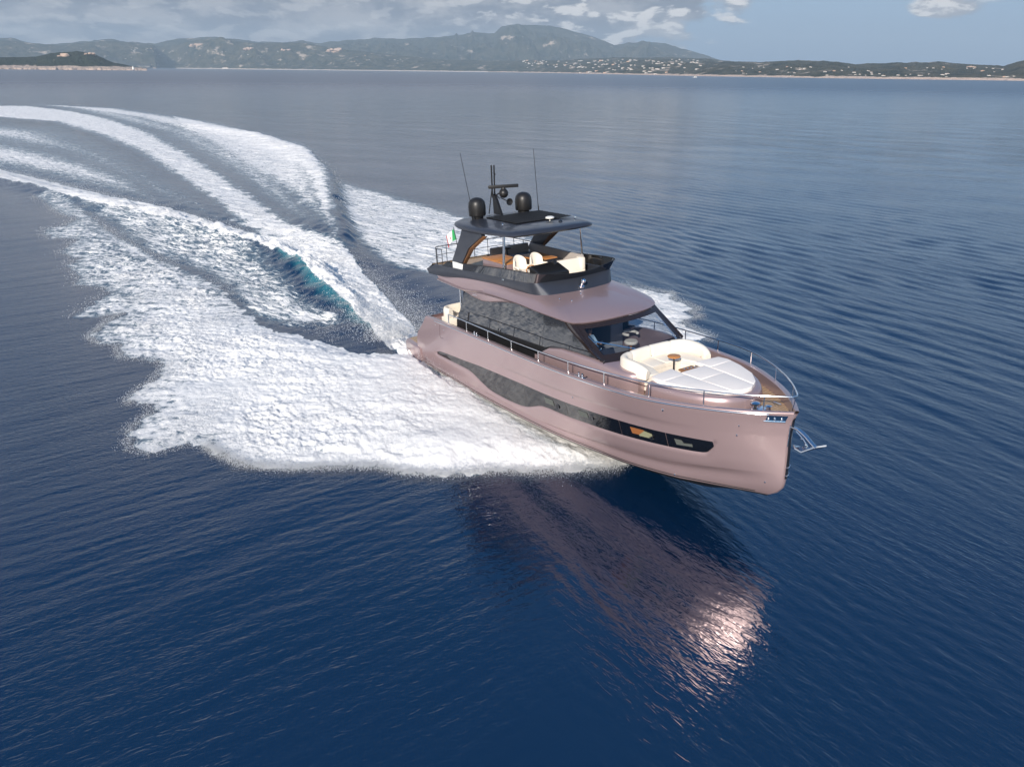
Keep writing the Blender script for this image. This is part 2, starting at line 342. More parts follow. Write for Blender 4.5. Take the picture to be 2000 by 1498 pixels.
# wake of the yacht, in metres on the water
WAKE = json.loads('''{"polys":[["fan",1.0,0.3,[[4.0,21.9],[3.4,21.5],[2.1,21.3],[0.9,21.1],[-0.2,21.2],[-1.2,21.1],[-2.2,20.9],[-3.6,21.0],[-4.6,21.4],[-6.2,21.3],[-7.6,21.2],[-9.1,21.4],[-10.0,22.0],[-11.0,22.8],[-11.6,22.9],[-12.2,22.4],[-12.8,22.2],[-13.3,22.3],[-13.9,22.9],[-14.0,23.6],[-14.3,23.9],[-14.3,24.6],[-14.1,25.7],[-14.7,26.2],[-15.6,26.3],[-15.8,27.2],[-15.5,28.5],[-15.9,30.5],[-16.9,31.0],[-18.3,31.2],[-19.3,32.9],[-20.3,33.0],[-21.3,34.0],[-21.6,36.1],[-21.5,37.9],[-22.5,37.1],[-23.8,36.9],[-24.2,38.7],[-24.3,41.8],[-25.3,42.9],[-26.8,43.2],[-27.6,43.9],[-28.1,45.4],[-30.5,48.0],[-30.9,50.1],[-32.9,51.4],[-33.5,53.0],[-34.3,56.2],[-36.7,56.5],[-39.4,59.9],[-38.3,61.7],[-39.0,64.5],[-42.6,67.5],[-46.3,72.1],[-50.1,76.3],[-49.5,79.5],[-43.0,71.7],[-35.3,61.9],[-27.8,52.6],[-22.9,48.3],[-18.2,43.4],[-14.9,38.3],[-12.9,35.7],[-10.4,34.2],[-7.4,32.2],[-5.2,32.1],[-3.8,32.3],[-1.8,29.2],[0.2,26.3],[1.8,24.2],[3.3,22.7],[4.1,22.2]]],["sheet",0.68,1.5,[[-49.7,78.4],[-41.8,74.2],[-33.8,68.1],[-26.9,62.8],[-22.1,58.0],[-18.6,53.1],[-15.7,47.2],[-12.6,41.3],[-10.3,38.3],[-8.1,35.9],[-9.7,35.8],[-11.9,35.8],[-14.6,37.4],[-18.2,43.4],[-22.9,48.3],[-27.8,52.6],[-35.3,61.9],[-44.0,71.7]]],["fancrest",1.15,0.6,[[-42.9,70.3],[-37.8,63.6],[-33.1,57.4],[-27.4,51.0],[-22.0,44.6],[-16.9,39.2],[-17.2,40.6],[-22.9,47.6],[-28.8,54.3],[-34.7,60.8],[-40.7,68.5]]],["ridge",1.3,0.3,[[-96.6,122.8],[-60.8,93.3],[-53.1,86.8],[-45.0,80.4],[-38.2,75.5],[-31.6,70.0],[-26.1,64.4],[-21.6,60.5],[-18.2,57.7],[-15.1,55.2],[-12.2,52.5],[-9.7,46.6],[-7.9,42.5],[-6.1,38.7],[-4.7,35.2],[-4.2,33.8],[-4.5,31.8],[-5.0,31.5],[-6.0,32.8],[-7.2,35.0],[-8.7,37.7],[-10.5,40.6],[-12.4,43.3],[-15.0,48.0],[-17.0,49.9],[-19.5,53.0],[-22.8,55.7],[-27.6,60.4],[-33.1,64.8],[-39.1,69.3],[-46.5,75.3],[-53.6,81.8],[-60.5,87.1],[-83.2,105.2]]],["farleft",0.9,3,[[-125.6,161.0],[-82.4,128.2],[-69.9,117.0],[-57.8,104.5],[-46.7,92.0],[-40.2,81.9],[-32.1,70.9],[-38.4,75.7],[-45.7,81.5],[-54.1,88.3],[-61.5,94.3],[-89.7,113.5]]],["farleftthin",0.82,4,[[-161.8,209.0],[-96.1,160.8],[-67.0,125.4],[-42.0,90.1],[-29.7,72.5],[-23.2,62.5],[-26.2,64.7],[-37.0,75.2],[-52.2,94.0],[-72.2,116.7],[-122.6,157.1]]],["prop",0.88,1.0,[[-196.2,254.5],[-165.1,261.9],[-136.8,236.5],[-105.5,200.3],[-75.9,159.3],[-53.1,122.6],[-38.7,97.7],[-28.9,80.8],[-20.8,66.2],[-16.0,58.6],[-12.0,53.4],[-12.8,50.2],[-17.4,54.8],[-21.3,59.4],[-25.8,65.9],[-32.5,77.1],[-44.1,94.7],[-61.8,121.7],[-85.2,152.8],[-113.5,186.5],[-172.5,223.1]]],["portsheet",0.84,2.0,[[-177.2,275.6],[-156.3,268.0],[-128.5,251.6],[-98.7,218.3],[-74.3,189.0],[-55.3,162.1],[-42.1,142.7],[-35.0,127.0],[-25.8,101.5],[-20.2,79.6],[-16.1,65.2],[-13.7,56.8],[-14.7,56.8],[-18.6,65.1],[-23.6,76.0],[-31.7,90.9],[-41.1,106.0],[-57.6,135.7],[-78.8,170.8],[-103.9,205.1],[-144.9,248.0]]],["between",0.66,2.0,[[-154.9,256.6],[-125.4,245.4],[-61.6,155.8],[-30.9,101.0],[-17.7,65.2],[-12.0,53.4],[-20.8,66.2],[-38.7,97.7],[-75.9,159.3],[-136.8,236.5]]],["portdense",1.0,1.2,[[-99.5,220.3],[-73.9,188.0],[-55.3,162.3],[-42.0,142.5],[-36.5,132.8],[-29.4,114.3],[-23.0,94.0],[-18.9,77.8],[-15.5,63.7],[-12.8,53.7],[-13.6,53.7],[-16.2,61.4],[-19.9,71.3],[-25.5,89.1],[-31.8,104.2],[-37.6,113.5],[-48.5,128.6],[-62.1,151.8],[-82.9,182.8]]],["portout",0.8,1.2,[[-22.6,92.5],[-19.0,87.4],[-15.2,82.9],[-10.9,76.8],[-7.9,73.3],[-5.0,68.4],[-1.1,63.7],[2.4,57.6],[4.8,52.5],[1.9,44.1],[-3.4,45.7],[-5.5,46.9],[-7.8,48.2],[-10.1,51.0],[-12.7,56.9],[-16.2,67.8],[-19.4,79.7]]],["bowport",1.0,0.5,[[6.8,44.9],[7.8,44.0],[9.2,43.2],[9.9,43.0],[9.5,41.6],[10.2,40.9],[10.8,39.7],[10.0,39.1],[10.6,38.4],[9.2,37.3],[9.5,36.5],[10.3,35.1],[9.9,34.2],[8.7,33.9],[6.3,34.7],[3.5,39.9],[3.2,44.2]]]],"ridges":[["main",0.95,1.0,[[-85.6,108.3],[-63.1,91.0],[-48.5,78.9],[-34.3,67.5],[-23.6,57.9],[-17.1,51.5],[-13.1,45.8],[-9.5,40.1],[-7.1,35.7],[-5.7,33.2]]],["port",0.8,1.4,[[-85.7,189.1],[-51.5,150.9],[-34.9,123.7],[-22.7,90.2],[-17.4,70.4],[-13.2,54.6],[-10.3,46.9],[-6.8,38.0]]],["fan",0.35,0.9,[[-42.2,69.1],[-33.3,57.8],[-22.0,44.9],[-16.8,39.0]]]],"teal":[[-17.2,51.5],[-14.9,48.8],[-11.4,43.1],[-8.6,38.5],[-6.9,35.1],[-7.5,35.4],[-10.3,39.4],[-12.7,43.1],[-15.2,47.4]]}''')
HULL_SIDE = [(3.9, 21.7), (1.5, 25.0), (-1.0, 29.0), (-4.4, 33.4)]

# ------------------------------------------------------------------ water
def build_water():
    th = np.concatenate([np.linspace(-math.pi, -0.80, 60, endpoint=False), np.linspace(-0.80, 0.80, 1150, endpoint=False), np.linspace(0.80, math.pi, 61)])[:-1]
    rr = [0.5]
    while rr[-1] < 30000:
        r = rr[-1]
        if r < 8: rr.append(r + 0.75)
        elif r < 62: rr.append(r + 0.055 + 0.0012 * max(0, r - 14))
        else: rr.append(r * (1.0042 if r < 400 else 1.02))
    rr = np.array(rr); nr, nth = len(rr), len(th)
    TH, RR = np.meshgrid(th, rr); X = RR * np.sin(TH); Y = RR * np.cos(TH)
    dr = np.gradient(rr)[:, None] * np.ones((1, nth)); dth = 1.6 / 1150
    cell = np.maximum(dr, RR * dth)
    cell[:, np.abs(th) > 0.801] = 50.0
    x = X.ravel(); y = Y.ravel(); cell = cell.ravel(); r = RR.ravel()
    z = np.zeros_like(x)
    # side weighting: left of the wake one ripple direction, right another
    right = sstep(np.arctan2(x, y) + 0.0, -0.12, 0.28)
    def comps(n, ang, spread, l0, l1, slope, w, seed):
        g = np.random.default_rng(seed); out = np.zeros_like(x)
        for i in range(n):
            lam = l0 * (l1 / l0) ** g.random(); a = ang + (g.random() - 0.5) * 2 * spread    # direction of travel (normal to the crest)
            k = 2 * math.pi / lam; amp = slope / k * (0.6 + 0.8 * g.random())
            f = np.clip((lam / cell - 2.5) / 3.0, 0, 1)
            m = vnoise(x / (lam * 9) + 31 * i, y / (lam * 9) - 17 * i, seed + i)
            m2 = vnoise(x / (lam * 2.6) + 11 * i, y / (lam * 2.6) - 7 * i, seed + 50 + i)
            ph = k * (x * math.cos(a) + y * math.sin(a)) + g.random() * 6.28 + 2.6 * m2
            s = np.sin(ph); out += amp * (s + 0.22 * np.cos(2 * ph)) * f * m * 1.5
        return out * w
    far = sstep(r, 60, 400)
    z += comps(12, R(-62), R(22), 0.28, 0.7, 0.015, 1 - right, 3)
    z += comps(6, R(-55), R(25), 1.0, 4.0, 0.010, 1 - right, 23)
    z += comps(12, R(38), R(22), 0.30, 0.9, 0.016, right, 43)
    z += comps(8, R(34), R(13), 1.0, 2.8, 0.042, right * (0.15 + 0.85 * sstep(r, 22, 42)), 63)
    z += comps(4, R(60), R(50), 6.0, 18.0, 0.006, 1.0, 83)
    # fields of the wake
    foam = np.zeros_like(x); teal = np.zeros_like(x); fan = np.zeros_like(x); mistf = np.zeros_like(x)
    sel = np.where((y > 15) & (y < 480) & (x > -420) & (x < 45) & (np.abs(np.arctan2(x, y)) < 0.79))[0]
    sx, sy = x[sel], y[sel]; sc = np.clip(np.hypot(sx, sy) / 40.0, 0.5, 5.0)
    wx = sx + (fbm(sx * 0.9, sy * 0.9, 5, 4) - 0.5) * 0.9 * sc ** 0.6 + (fbm(sx * 4, sy * 4, 8, 3) - 0.5) * 0.4
    wy = sy + (fbm(sx * 0.9, sy * 0.9, 6, 4) - 0.5) * 0.9 * sc ** 0.6 + (fbm(sx * 4, sy * 4, 9, 3) - 0.5) * 0.4
    qx = sx + (fbm(sx * 2.2, sy * 2.2, 15, 4) - 0.5) * .8; qy = sy + (fbm(sx * 2.2, sy * 2.2, 16, 4) - 0.5) * .8
    F = np.zeros_like(sx); FN = np.zeros_like(sx); RH = np.zeros_like(sx)
    for name, dens, soft, poly in WAKE['polys']:
        P = np.array(poly); pad = soft + 3
        b = np.where((wx > P[:, 0].min() - pad) & (wx < P[:, 0].max() + pad) & (wy > P[:, 1].min() - pad) & (wy < P[:, 1].max() + pad))[0]
        if not len(b): continue
        kw = 0.35 if name in ('ridge', 'fancrest') else 1.0
        if name == 'fan': d = sdf_poly(qx[b], qy[b], poly)
        else: d = sdf_poly(sx[b] + (wx[b] - sx[b]) * kw, sy[b] + (wy[b] - sy[b]) * kw, poly)
        s = soft * np.clip(sc[b] * 0.8, 0.6, 3)
        v = dens * sstep(d, -s * 0.5, s)
        if name == 'fan': v = v * (0.84 + 0.16 * sstep(d, 0, 3.0)); RH[b] = np.maximum(RH[b], sstep(d, 0.0, 1.6))
        if name == 'bowport': RH[b] = np.maximum(RH[b], sstep(d, 0, 1.0))
        F[b] = np.maximum(F[b], v)
        if name in ('fan', 'bowport'): FN[b] = np.maximum(FN[b], sstep(d, -s, s))
    dh, fh, _ = dist_line(sx, sy, HULL_SIDE)
    # the sheet close to the hull is solid spray, and the density thins with distance
    F = F * (1 - FN * (0.27 - 0.55 * np.exp(-dh / 9.0)))
    H = np.zeros_like(sx)
    for name, hgt, sig, pts in WAKE['ridges']:
        if name == 'fan': continue
        d, fr, sg = dist_line(sx + (fbm(sx * .5, sy * .5, 31, 3) - .5) * 1.2, sy + (fbm(sx * .5, sy * .5, 32, 3) - .5) * 1.2, pts)
        H += hgt * (0.35 + 0.65 * sstep(fr, 0.2, 0.75) if name == 'main' else 1.0) * np.exp(-(d / np.where(sg > 0, sig * .8, sig * 2.4)) ** 2) * np.clip(fr * 8, 0, 1) * np.clip((1 - fr) * 9, 0, 1) * (0.85 + 0.3 * fbm(sx * .8, sy * .8, 12, 3))
        if name == 'main':
            mainw = np.exp(-(d / 4.0) ** 2) * sstep(fr, .4, .8)
            H -= 0.35 * np.exp(-((d - 3.2) / 1.8) ** 2) * (sg > 0) * np.clip(fr * 8, 0, 1)
    H += RH * F * (0.08 + 0.10 * np.exp(-dh / 2.6) + 0.26 * np.exp(-((dh - 5) / 4) ** 2)) * (0.75 + 0.5 * fbm(sx * .7, sy * .7, 55, 3))
    fo = np.clip(F, 0, 1)
    lump = fbm(sx * 1.6, sy * 1.6, 71, 5, 0.62) - 0.5
    fine = fbm(sx * 5.2, sy * 5.2, 77, 3, 0.7) - 0.5
    # streaks combed along the boat's way
    ca, sa = math.cos(R(-33)), math.sin(R(-33)); al = sx * ca + sy * sa; ac = -sx * sa + sy * ca
    streak = fbm(al * 0.33, ac * 2.1, 91, 4, 0.6) - 0.5
    nearf = np.clip(30 / np.hypot(sx, sy), .3, 1)
    mist = np.exp(-(dh / 9.5) ** 2)
    vary = 0.25 + 1.3 * fbm(sx * .33 + 5, sy * .33, 66, 3) ** 1.5 * 1.6
    rad = fbm(sx * .35 - sy * .05, sy * 1.5 + sx * .2, 93, 4, .6) - .5
    H += fo * FN * (.35 + .65 * RH) * (0.22 * lump + 0.20 * fine + 0.22 * rad) * vary * (1 - .80 * mist) + (1 - FN) * np.clip(fo * 1.5, 0, 1) * (0.26 * streak + (0.12 + .55 * mainw) * lump)
    tr = sstep(sdf_poly(wx, wy, WAKE['teal']), -0.6, 0.9)
    # churned water inside the wake
    z[sel] = z[sel] * (1 - 0.6 * fo) + H
    mistf[sel] = mist; foam[sel] = F; teal[sel] = tr; fan[sel] = FN
    # keep the surface below the hull's own footprint
    co = np.stack([x, y, z], 1)
    me = bpy.data.meshes.new('water')
    idx = np.arange(nr * nth).reshape(nr, nth)
    a = idx[:-1, :]; b_ = idx[1:, :]; a2 = np.roll(idx, -1, 1)[:-1, :]; b2 = np.roll(idx, -1, 1)[1:, :]
    q = np.stack([a, b_, b2, a2], -1).reshape(-1, 4)[:, ::-1]
    nq = len(q); me.vertices.add(len(co)); me.vertices.foreach_set('co', co.astype(np.float32).ravel())
    me.loops.add(nq * 4); me.loops.foreach_set('vertex_index', q.astype(np.int32).ravel())
    me.polygons.add(nq); me.polygons.foreach_set('loop_start', np.arange(0, nq * 4, 4, dtype=np.int32))
    me.polygons.foreach_set('use_smooth', np.ones(nq, bool))
    me.update(calc_edges=True)
    for nm, arr in (('foam', foam), ('teal', teal), ('fan', fan), ('right', right), ('mist', mistf)):
        at = me.attributes.new(nm, 'FLOAT', 'POINT'); at.data.foreach_set('value', arr.astype(np.float32))
    return me
def water_mat():
    m = bpy.data.materials.new('sea_water'); m.use_nodes = True; nt = m.node_tree; p = nt.nodes['Principled BSDF']; out = nt.nodes['Material Output']
    t = N(nt, 'ShaderNodeTexCoord'); P = t.outputs['Object']
    A = {}
    for nm in ('foam', 'teal', 'fan', 'right', 'mist'):
        a = N(nt, 'ShaderNodeAttribute', attribute_name=nm); A[nm] = a.outputs['Fac']
    # --- fine wind ripples, two crossing families
    def ridged(v, sc, det=2):
        n = noise(nt, v, sc, det, 0.55, 0.3)
        return math_n(nt, 'SUBTRACT', 1.0, math_n(nt, 'ABSOLUTE', math_n(nt, 'MULTIPLY', math_n(nt, 'SUBTRACT', n, 0.5), 2.6)))
    vl = mapping(nt, P, rot=(0, 0, R(-27)), scale=(1.15, 3.2, 1)); vr = mapping(nt, P, rot=(0, 0, R(52)), scale=(0.95, 3.2, 1))
    hl = ridged(vl, 2.0); hr = ridged(vr, 2.1)
    hf = noise(nt, mapping(nt, P, scale=(1, 1, 1)), 9.0, 2, 0.6)
    patch = maprange(nt, noise(nt, mapping(nt, P, rot=(0, 0, R(20)), scale=(0.05, 0.14, 1)), 1.0, 3), 0.3, 0.7, 0.35, 1.15)
    mixh = nt.nodes.new('ShaderNodeMix'); L(nt, A['right'], mixh.inputs[0]); L(nt, hl, mixh.inputs[2]); L(nt, hr, mixh.inputs[3])
    h = math_n(nt, 'ADD', math_n(nt, 'MULTIPLY', mixh.outputs[0], 0.013), math_n(nt, 'MULTIPLY', hf, 0.004))
    # broad waves seen only far out
    cd = N(nt, 'ShaderNodeVectorMath', operation='LENGTH'); L(nt, P, cd.inputs[0])
    hb = noise(nt, mapping(nt, P, rot=(0, 0, R(52)), scale=(0.12, 0.42, 1)), 1.0, 3, 0.6)
    band = maprange(nt, noise(nt, mapping(nt, P, rot=(0, 0, R(-8)), scale=(0.0016, 0.012, 1)), 1.0, 4, 0.6), 0.36, 0.64, 0.25, 1.7)
    h2 = math_n(nt, 'MULTIPLY', math_n(nt, 'MULTIPLY', hb, maprange(nt, cd.outputs['Value'], 40, 140, 0.0, 0.11, True)), band)
    ht = math_n(nt, 'MULTIPLY', math_n(nt, 'ADD', h, h2), patch)
    bw = bump(nt, ht, 1.0, 1.0)
    # --- body colour
    body = mixc(nt, A['teal'], (0.0004, 0.0135, 0.0440), (0.05, 0.28, 0.30))
    L(nt, body, p.inputs['Base Color']); p.inputs['IOR'].default_value = 1.72; p.inputs['Specular IOR Level'].default_value = 1.0
    rg = maprange(nt, cd.outputs['Value'], 30, 900, 0.045, 0.30, True); L(nt, rg, p.inputs['Roughness'])
    L(nt, bw.outputs[0], p.inputs['Normal'])
    # --- foam: lacy noise thresholded by the density field
    iso_ = noise(nt, mapping(nt, P, scale=(1, 1, 1.0)), 2.4, 7, 0.74, 0.4); fs = noise(nt, mapping(nt, P, rot=(0, 0, R(9)), scale=(0.35, 1.5, 1)), 1.5, 6, 0.7, 0.6); iso = math_n(nt, 'ADD', math_n(nt, 'MULTIPLY', iso_, 0.55), math_n(nt, 'MULTIPLY', fs, 0.45))
    st1 = noise(nt, mapping(nt, P, rot=(0, 0, R(33)), scale=(0.35, 2.5, 1)), 1.5, 6, 0.68, 0.5)
    st2 = noise(nt, mapping(nt, P, rot=(0, 0, R(33)), scale=(1.0, 5.0, 1)), 2.2, 4, 0.65, 0.3)
    stk = math_n(nt, 'ADD', math_n(nt, 'MULTIPLY', st1, 0.62), math_n(nt, 'MULTIPLY', st2, 0.38))
    mx = nt.nodes.new('ShaderNodeMix'); L(nt, A['fan'], mx.inputs[0]); L(nt, stk, mx.inputs[2]); L(nt, iso, mx.inputs[3])
    thr = maprange(nt, A['foam'], 0.0, 1.05, 0.70, 0.28)
    dd = math_n(nt, 'ADD', math_n(nt, 'SUBTRACT', mx.outputs[0], thr), math_n(nt, 'MULTIPLY', math_n(nt, 'MULTIPLY', A['mist'], A['foam']), 0.12))
    fm = maprange(nt, dd, -0.03, 0.13, 0, 1, True)
    fm = math_n(nt, 'MULTIPLY', fm, maprange(nt, A['foam'], 0.02, 0.12, 0, 1))
    veil = math_n(nt, 'MULTIPLY', maprange(nt, A['foam'], 0.1, 1.0, 0.0, 0.40), 1.0)
    fm = math_n(nt, 'MAXIMUM', fm, veil)
    fb = N(nt, 'ShaderNodeBsdfPrincipled'); fb.inputs['Roughness'].default_value = 0.65
    fcol = mixc(nt, maprange(nt, fm, 0.3, 0.9), (0.34, 0.45, 0.50), (0.86, 0.845, 0.825))
    L(nt, fcol, fb.inputs['Base Color']); fb.inputs['Specular IOR Level'].default_value = 0.25
    fh = math_n(nt, 'ADD', math_n(nt, 'MULTIPLY', mx.outputs[0], 0.20), math_n(nt, 'MULTIPLY', noise(nt, P, 9.0, 4, 0.7), 0.07))
    fh = math_n(nt, 'MULTIPLY', fh, math_n(nt, 'MULTIPLY', maprange(nt, A['mist'], 0, 1, 1.0, 0.16), maprange(nt, noise(nt, P, 0.35, 3, 0.6), 0.35, 0.65, 0.35, 1.25))); bf = bump(nt, fh, 0.9, 1.0); L(nt, bf.outputs[0], fb.inputs['Normal'])
    ms = N(nt, 'ShaderNodeMixShader'); L(nt, fm, ms.inputs[0]); L(nt, p.outputs[0], ms.inputs[1]); L(nt, fb.outputs[0], ms.inputs[2])
    L(nt, ms.outputs[0], out.inputs['Surface'])
    return m
water = link('water', build_water(), water_mat()); tag(water, 'deep blue rippled sea with the white wake', 'water', kind='structure')

# ------------------------------------------------------------------ flying spray
def spray(n=60000):
    g = np.random.default_rng(5); pts = []; sz = []
    fanp = [p for nm, d, s, p in WAKE['polys'] if nm == 'fan'][0]
    def along(line, k, jit, zmin, zmax, s0, s1, bias=None):
        seg = np.array(line); d = np.hypot(*(seg[1:] - seg[:-1]).T); c = np.concatenate([[0], np.cumsum(d)])
        u = g.random(k) * c[-1] if bias is None else (g.random(k) ** bias) * c[-1]
        i = np.clip(np.searchsorted(c, u) - 1, 0, len(d) - 1); t = (u - c[i]) / d[i]
        p = seg[i] + (seg[i + 1] - seg[i]) * t[:, None]
        dv = (seg[i + 1] - seg[i]) / d[i][:, None]; nv = np.stack([-dv[:, 1], dv[:, 0]], 1)
        cl = np.repeat(g.random(k // 12 + 1), 12)[:k]     # clusters share height
        p = p + nv * (g.normal(0, 1, k) * jit)[:, None] + g.normal(0, .12, (k, 2))
        zz = zmin + (zmax - zmin) * np.abs(g.normal(0, .33, k)) * (0.4 + cl)
        pts.append(np.column_stack([p, zz])); sz.append(s0 + (s1 - s0) * g.random(k) ** 3)
    along(fanp[0:14], 28000, 0.10, 0.02, 0.42, .004, .012)
    along(fanp[12:36], 8000, 0.12, 0.02, 0.25, .005, .012)
    along(fanp[36:60], 4000, 0.3, 0.02, 0.3, .008, .022)
    along([(3.2, 21.7), (0.6, 23.4), (-2.2, 27.2), (-4.6, 31.0)], 9000, 0.8, 0.2, 0.7, .004, .010)
    main = WAKE['ridges'][0][3]; along(main[::-1], 36000, 0.7, 0.35, 1.3, .006, .02, bias=1.8)
    along([(-4.5, 34.5), (-5.5, 38), (-9, 44), (-14, 52), (-19, 57)], 9000, 0.8, 0.2, 1.2, .006, .016, bias=1.5)
    bp = [p for nm, d, s, p in WAKE['polys'] if nm == 'bowport'][0]; along(bp[0:13], 6000, 0.15, 0.02, 0.25, .004, .011)
    po = WAKE['ridges'][1][3]; along(po[:5], 9000, 0.7, 0.2, .9, .010, .028)
    # the dark glassy trough behind the stern is peppered with drops
    k = 9000; u = g.random(k); v = g.random(k) - .5
    pts.append(np.column_stack([-8 - 9 * u + v * 5 * (0.3 + u), 35 + 11 * u + v * 4, 0.05 + g.random(k) * .5])); sz.append(.004 + .007 * g.random(k))
    P = np.concatenate(pts); s = np.concatenate(sz); k = len(P)
    T = np.array([(1, 1, 1), (1, -1, -1), (-1, 1, -1), (-1, -1, 1)]) * 0.75
    q = g.normal(size=(k, 3)); q /= np.linalg.norm(q, axis=1)[:, None]
    st = 1 + g.random((k, 3)) * 0.8
    V = P[:, None, :] + T[None] * s[:, None, None] * st[:, None, :] + q[:, None, :] * s[:, None, None] * .2
    F = np.array([(0, 1, 2), (0, 3, 1), (0, 2, 3), (1, 3, 2)])
    fi = (F[None] + (np.arange(k) * 4)[:, None, None]).reshape(-1, 3)
    me = bpy.data.meshes.new('spray_droplets'); me.vertices.add(k * 4); me.vertices.foreach_set('co', V.astype(np.float32).ravel())
    me.loops.add(len(fi) * 3); me.loops.foreach_set('vertex_index', fi.astype(np.int32).ravel())
    me.polygons.add(len(fi)); me.polygons.foreach_set('loop_start', np.arange(0, len(fi) * 3, 3, dtype=np.int32))
    me.update(calc_edges=True); return me
def drop_mat():
    m = bpy.data.materials.new('spray_white'); m.use_nodes = True; nt = m.node_tree; nt.nodes.clear()
    a = N(nt, 'ShaderNodeBsdfDiffuse'); a.inputs[0].default_value = (.93, .94, .95, 1); b = N(nt, 'ShaderNodeBsdfTranslucent'); b.inputs[0].default_value = (.93, .94, .95, 1)
    x = N(nt, 'ShaderNodeMixShader'); x.inputs[0].default_value = .5; L(nt, a.outputs[0], x.inputs[1]); L(nt, b.outputs[0], x.inputs[2])
    o = N(nt, 'ShaderNodeOutputMaterial'); L(nt, x.outputs[0], o.inputs[0]); return m
M['drop'] = drop_mat()
sp_o = link('spray_droplets', spray(), M['drop']); tag(sp_o, 'fine white drops flying off the bow spray and wake crests', 'spray', kind='stuff')

# ------------------------------------------------------------------ land
SKY_MAIN = [(-32.97, 0.0265), (-32.19, 0.02639), (-31.44, 0.02228), (-30.64, 0.02162), (-29.8, 0.02247), (-28.65, 0.02448), (-27.32, 0.02814), (-26.02, 0.02609), (-24.98, 0.02439), (-23.89, 0.02694), (-23.08, 0.03046), (-21.17, 0.03285), (-20.04, 0.0322), (-18.09, 0.02961), (-16.07, 0.0286), (-15.03, 0.03118), (-14.0, 0.02924), (-12.6, 0.03079), (-11.17, 0.03347), (-10.1, 0.03548), (-7.95, 0.03491), (-6.49, 0.03642), (-5.4, 0.03725), (-2.83, 0.04299), (-1.55, 0.04266), (-1.0, 0.05024), (0.1, 0.05329), (2.47, 0.05191), (3.76, 0.04806), (5.97, 0.03794), (7.09, 0.03111), (8.17, 0.03352), (9.42, 0.03477), (10.68, 0.03255), (11.77, 0.02747), (13.22, 0.02186), (15.04, 0.01115), (17.78, 0.01091), (19.76, 0.0128), (21.07, 0.01237), (22.69, 0.01033), (23.34, 0.00876), (24.26, 0.00995), (26.97, 0.01129), (28.42, 0.01193), (29.58, 0.00996), (30.98, 0.00855), (31.8, 0.00813), (32.79, 0.01373)]
SHORE = [(-33.37, -0.00378), (-25.41, -0.00249), (-24.78, -0.0013), (-18.31, -0.00158), (-0.24, -0.00182), (2.01, -0.00204), (7.22, -0.00294), (14.44, -0.00397), (23.16, -0.00447), (33.04, -0.00455)]
PROM = [(-33.21, 0.00822), (-31.34, 0.00876), (-30.47, 0.01309), (-29.04, 0.01509), (-28.21, 0.0133), (-27.13, 0.00467), (-25.99, 0.00011), (-24.78, -0.00184)]
def prof(tab, a): t = np.array(tab); return np.interp(a, t[:, 0], t[:, 1])
def shore_r(a): return CAMH / -prof(SHORE, a)
def terrain(name, a0, a1, na, ridge_r, ridge_h, rs, nr, seed, power=1.0, back=1.6, rough=0.10, mt=None, gully=7.0, foot=None):
    """heightfield in polar patches; ridge_h(az) is the height of the crest at distance ridge_r(az)"""
    az = np.linspace(a0, a1, na); t = np.concatenate([np.linspace(0, 1, nr), np.linspace(1, back, nr // 3)[1:]])
    AZ, T = np.meshgrid(az, t); R0 = rs(AZ); RR = R0 + (ridge_r(AZ) - R0) * T
    x = RR * np.sin(np.radians(AZ)); y = RR * np.cos(np.radians(AZ)); H = ridge_h(AZ)
    base = np.where(T <= 1, T ** power, 1 - (T - 1) / (back - 1) * 1.2)
    if foot: base = np.where(T <= 1, np.maximum(foot(AZ, T), 0), base)
    nz = fbm(x / (ridge_r(0) * .05), y / (ridge_r(0) * .05), seed, 6, .55) - .5
    n2 = np.abs(fbm(AZ / 60 * gully * 6, T * 1.5 + AZ * .05, seed + 9, 4) - .5) * 2
    env = np.clip(T * (1.0 - T) * 4, 0, 1) * (T <= 1)
    z = H * (base + env * (nz * 1.0 - 0.22 * n2)) + H * rough * (T > .97) * 0
    z = np.where(T < 0.02, -3, np.maximum(z, 2.5 + 2.5 * fbm(x / 40, y / 40, seed + 3)))
    z = np.where(T > back - .02, -5, z)
    n = len(az); m = len(t); co = np.stack([x.ravel(), y.ravel(), z.ravel()], 1)
    idx = np.arange(m * n).reshape(m, n); q = np.stack([idx[:-1, :-1], idx[:-1, 1:], idx[1:, 1:], idx[1:, :-1]], -1).reshape(-1, 4)
    me = bpy.data.meshes.new(name); me.from_pydata(co.tolist(), [], q.tolist()); me.polygons.foreach_set('use_smooth', [True] * len(q)); me.update()
    o = link(name, me, mt)
    def hz(a, tt):
        i = int(round((a - a0) / (a1 - a0) * (na - 1))); j = int(round(tt * (nr - 1)))
        return co[idx[j, max(0, min(n - 1, i))]]
    return o, hz
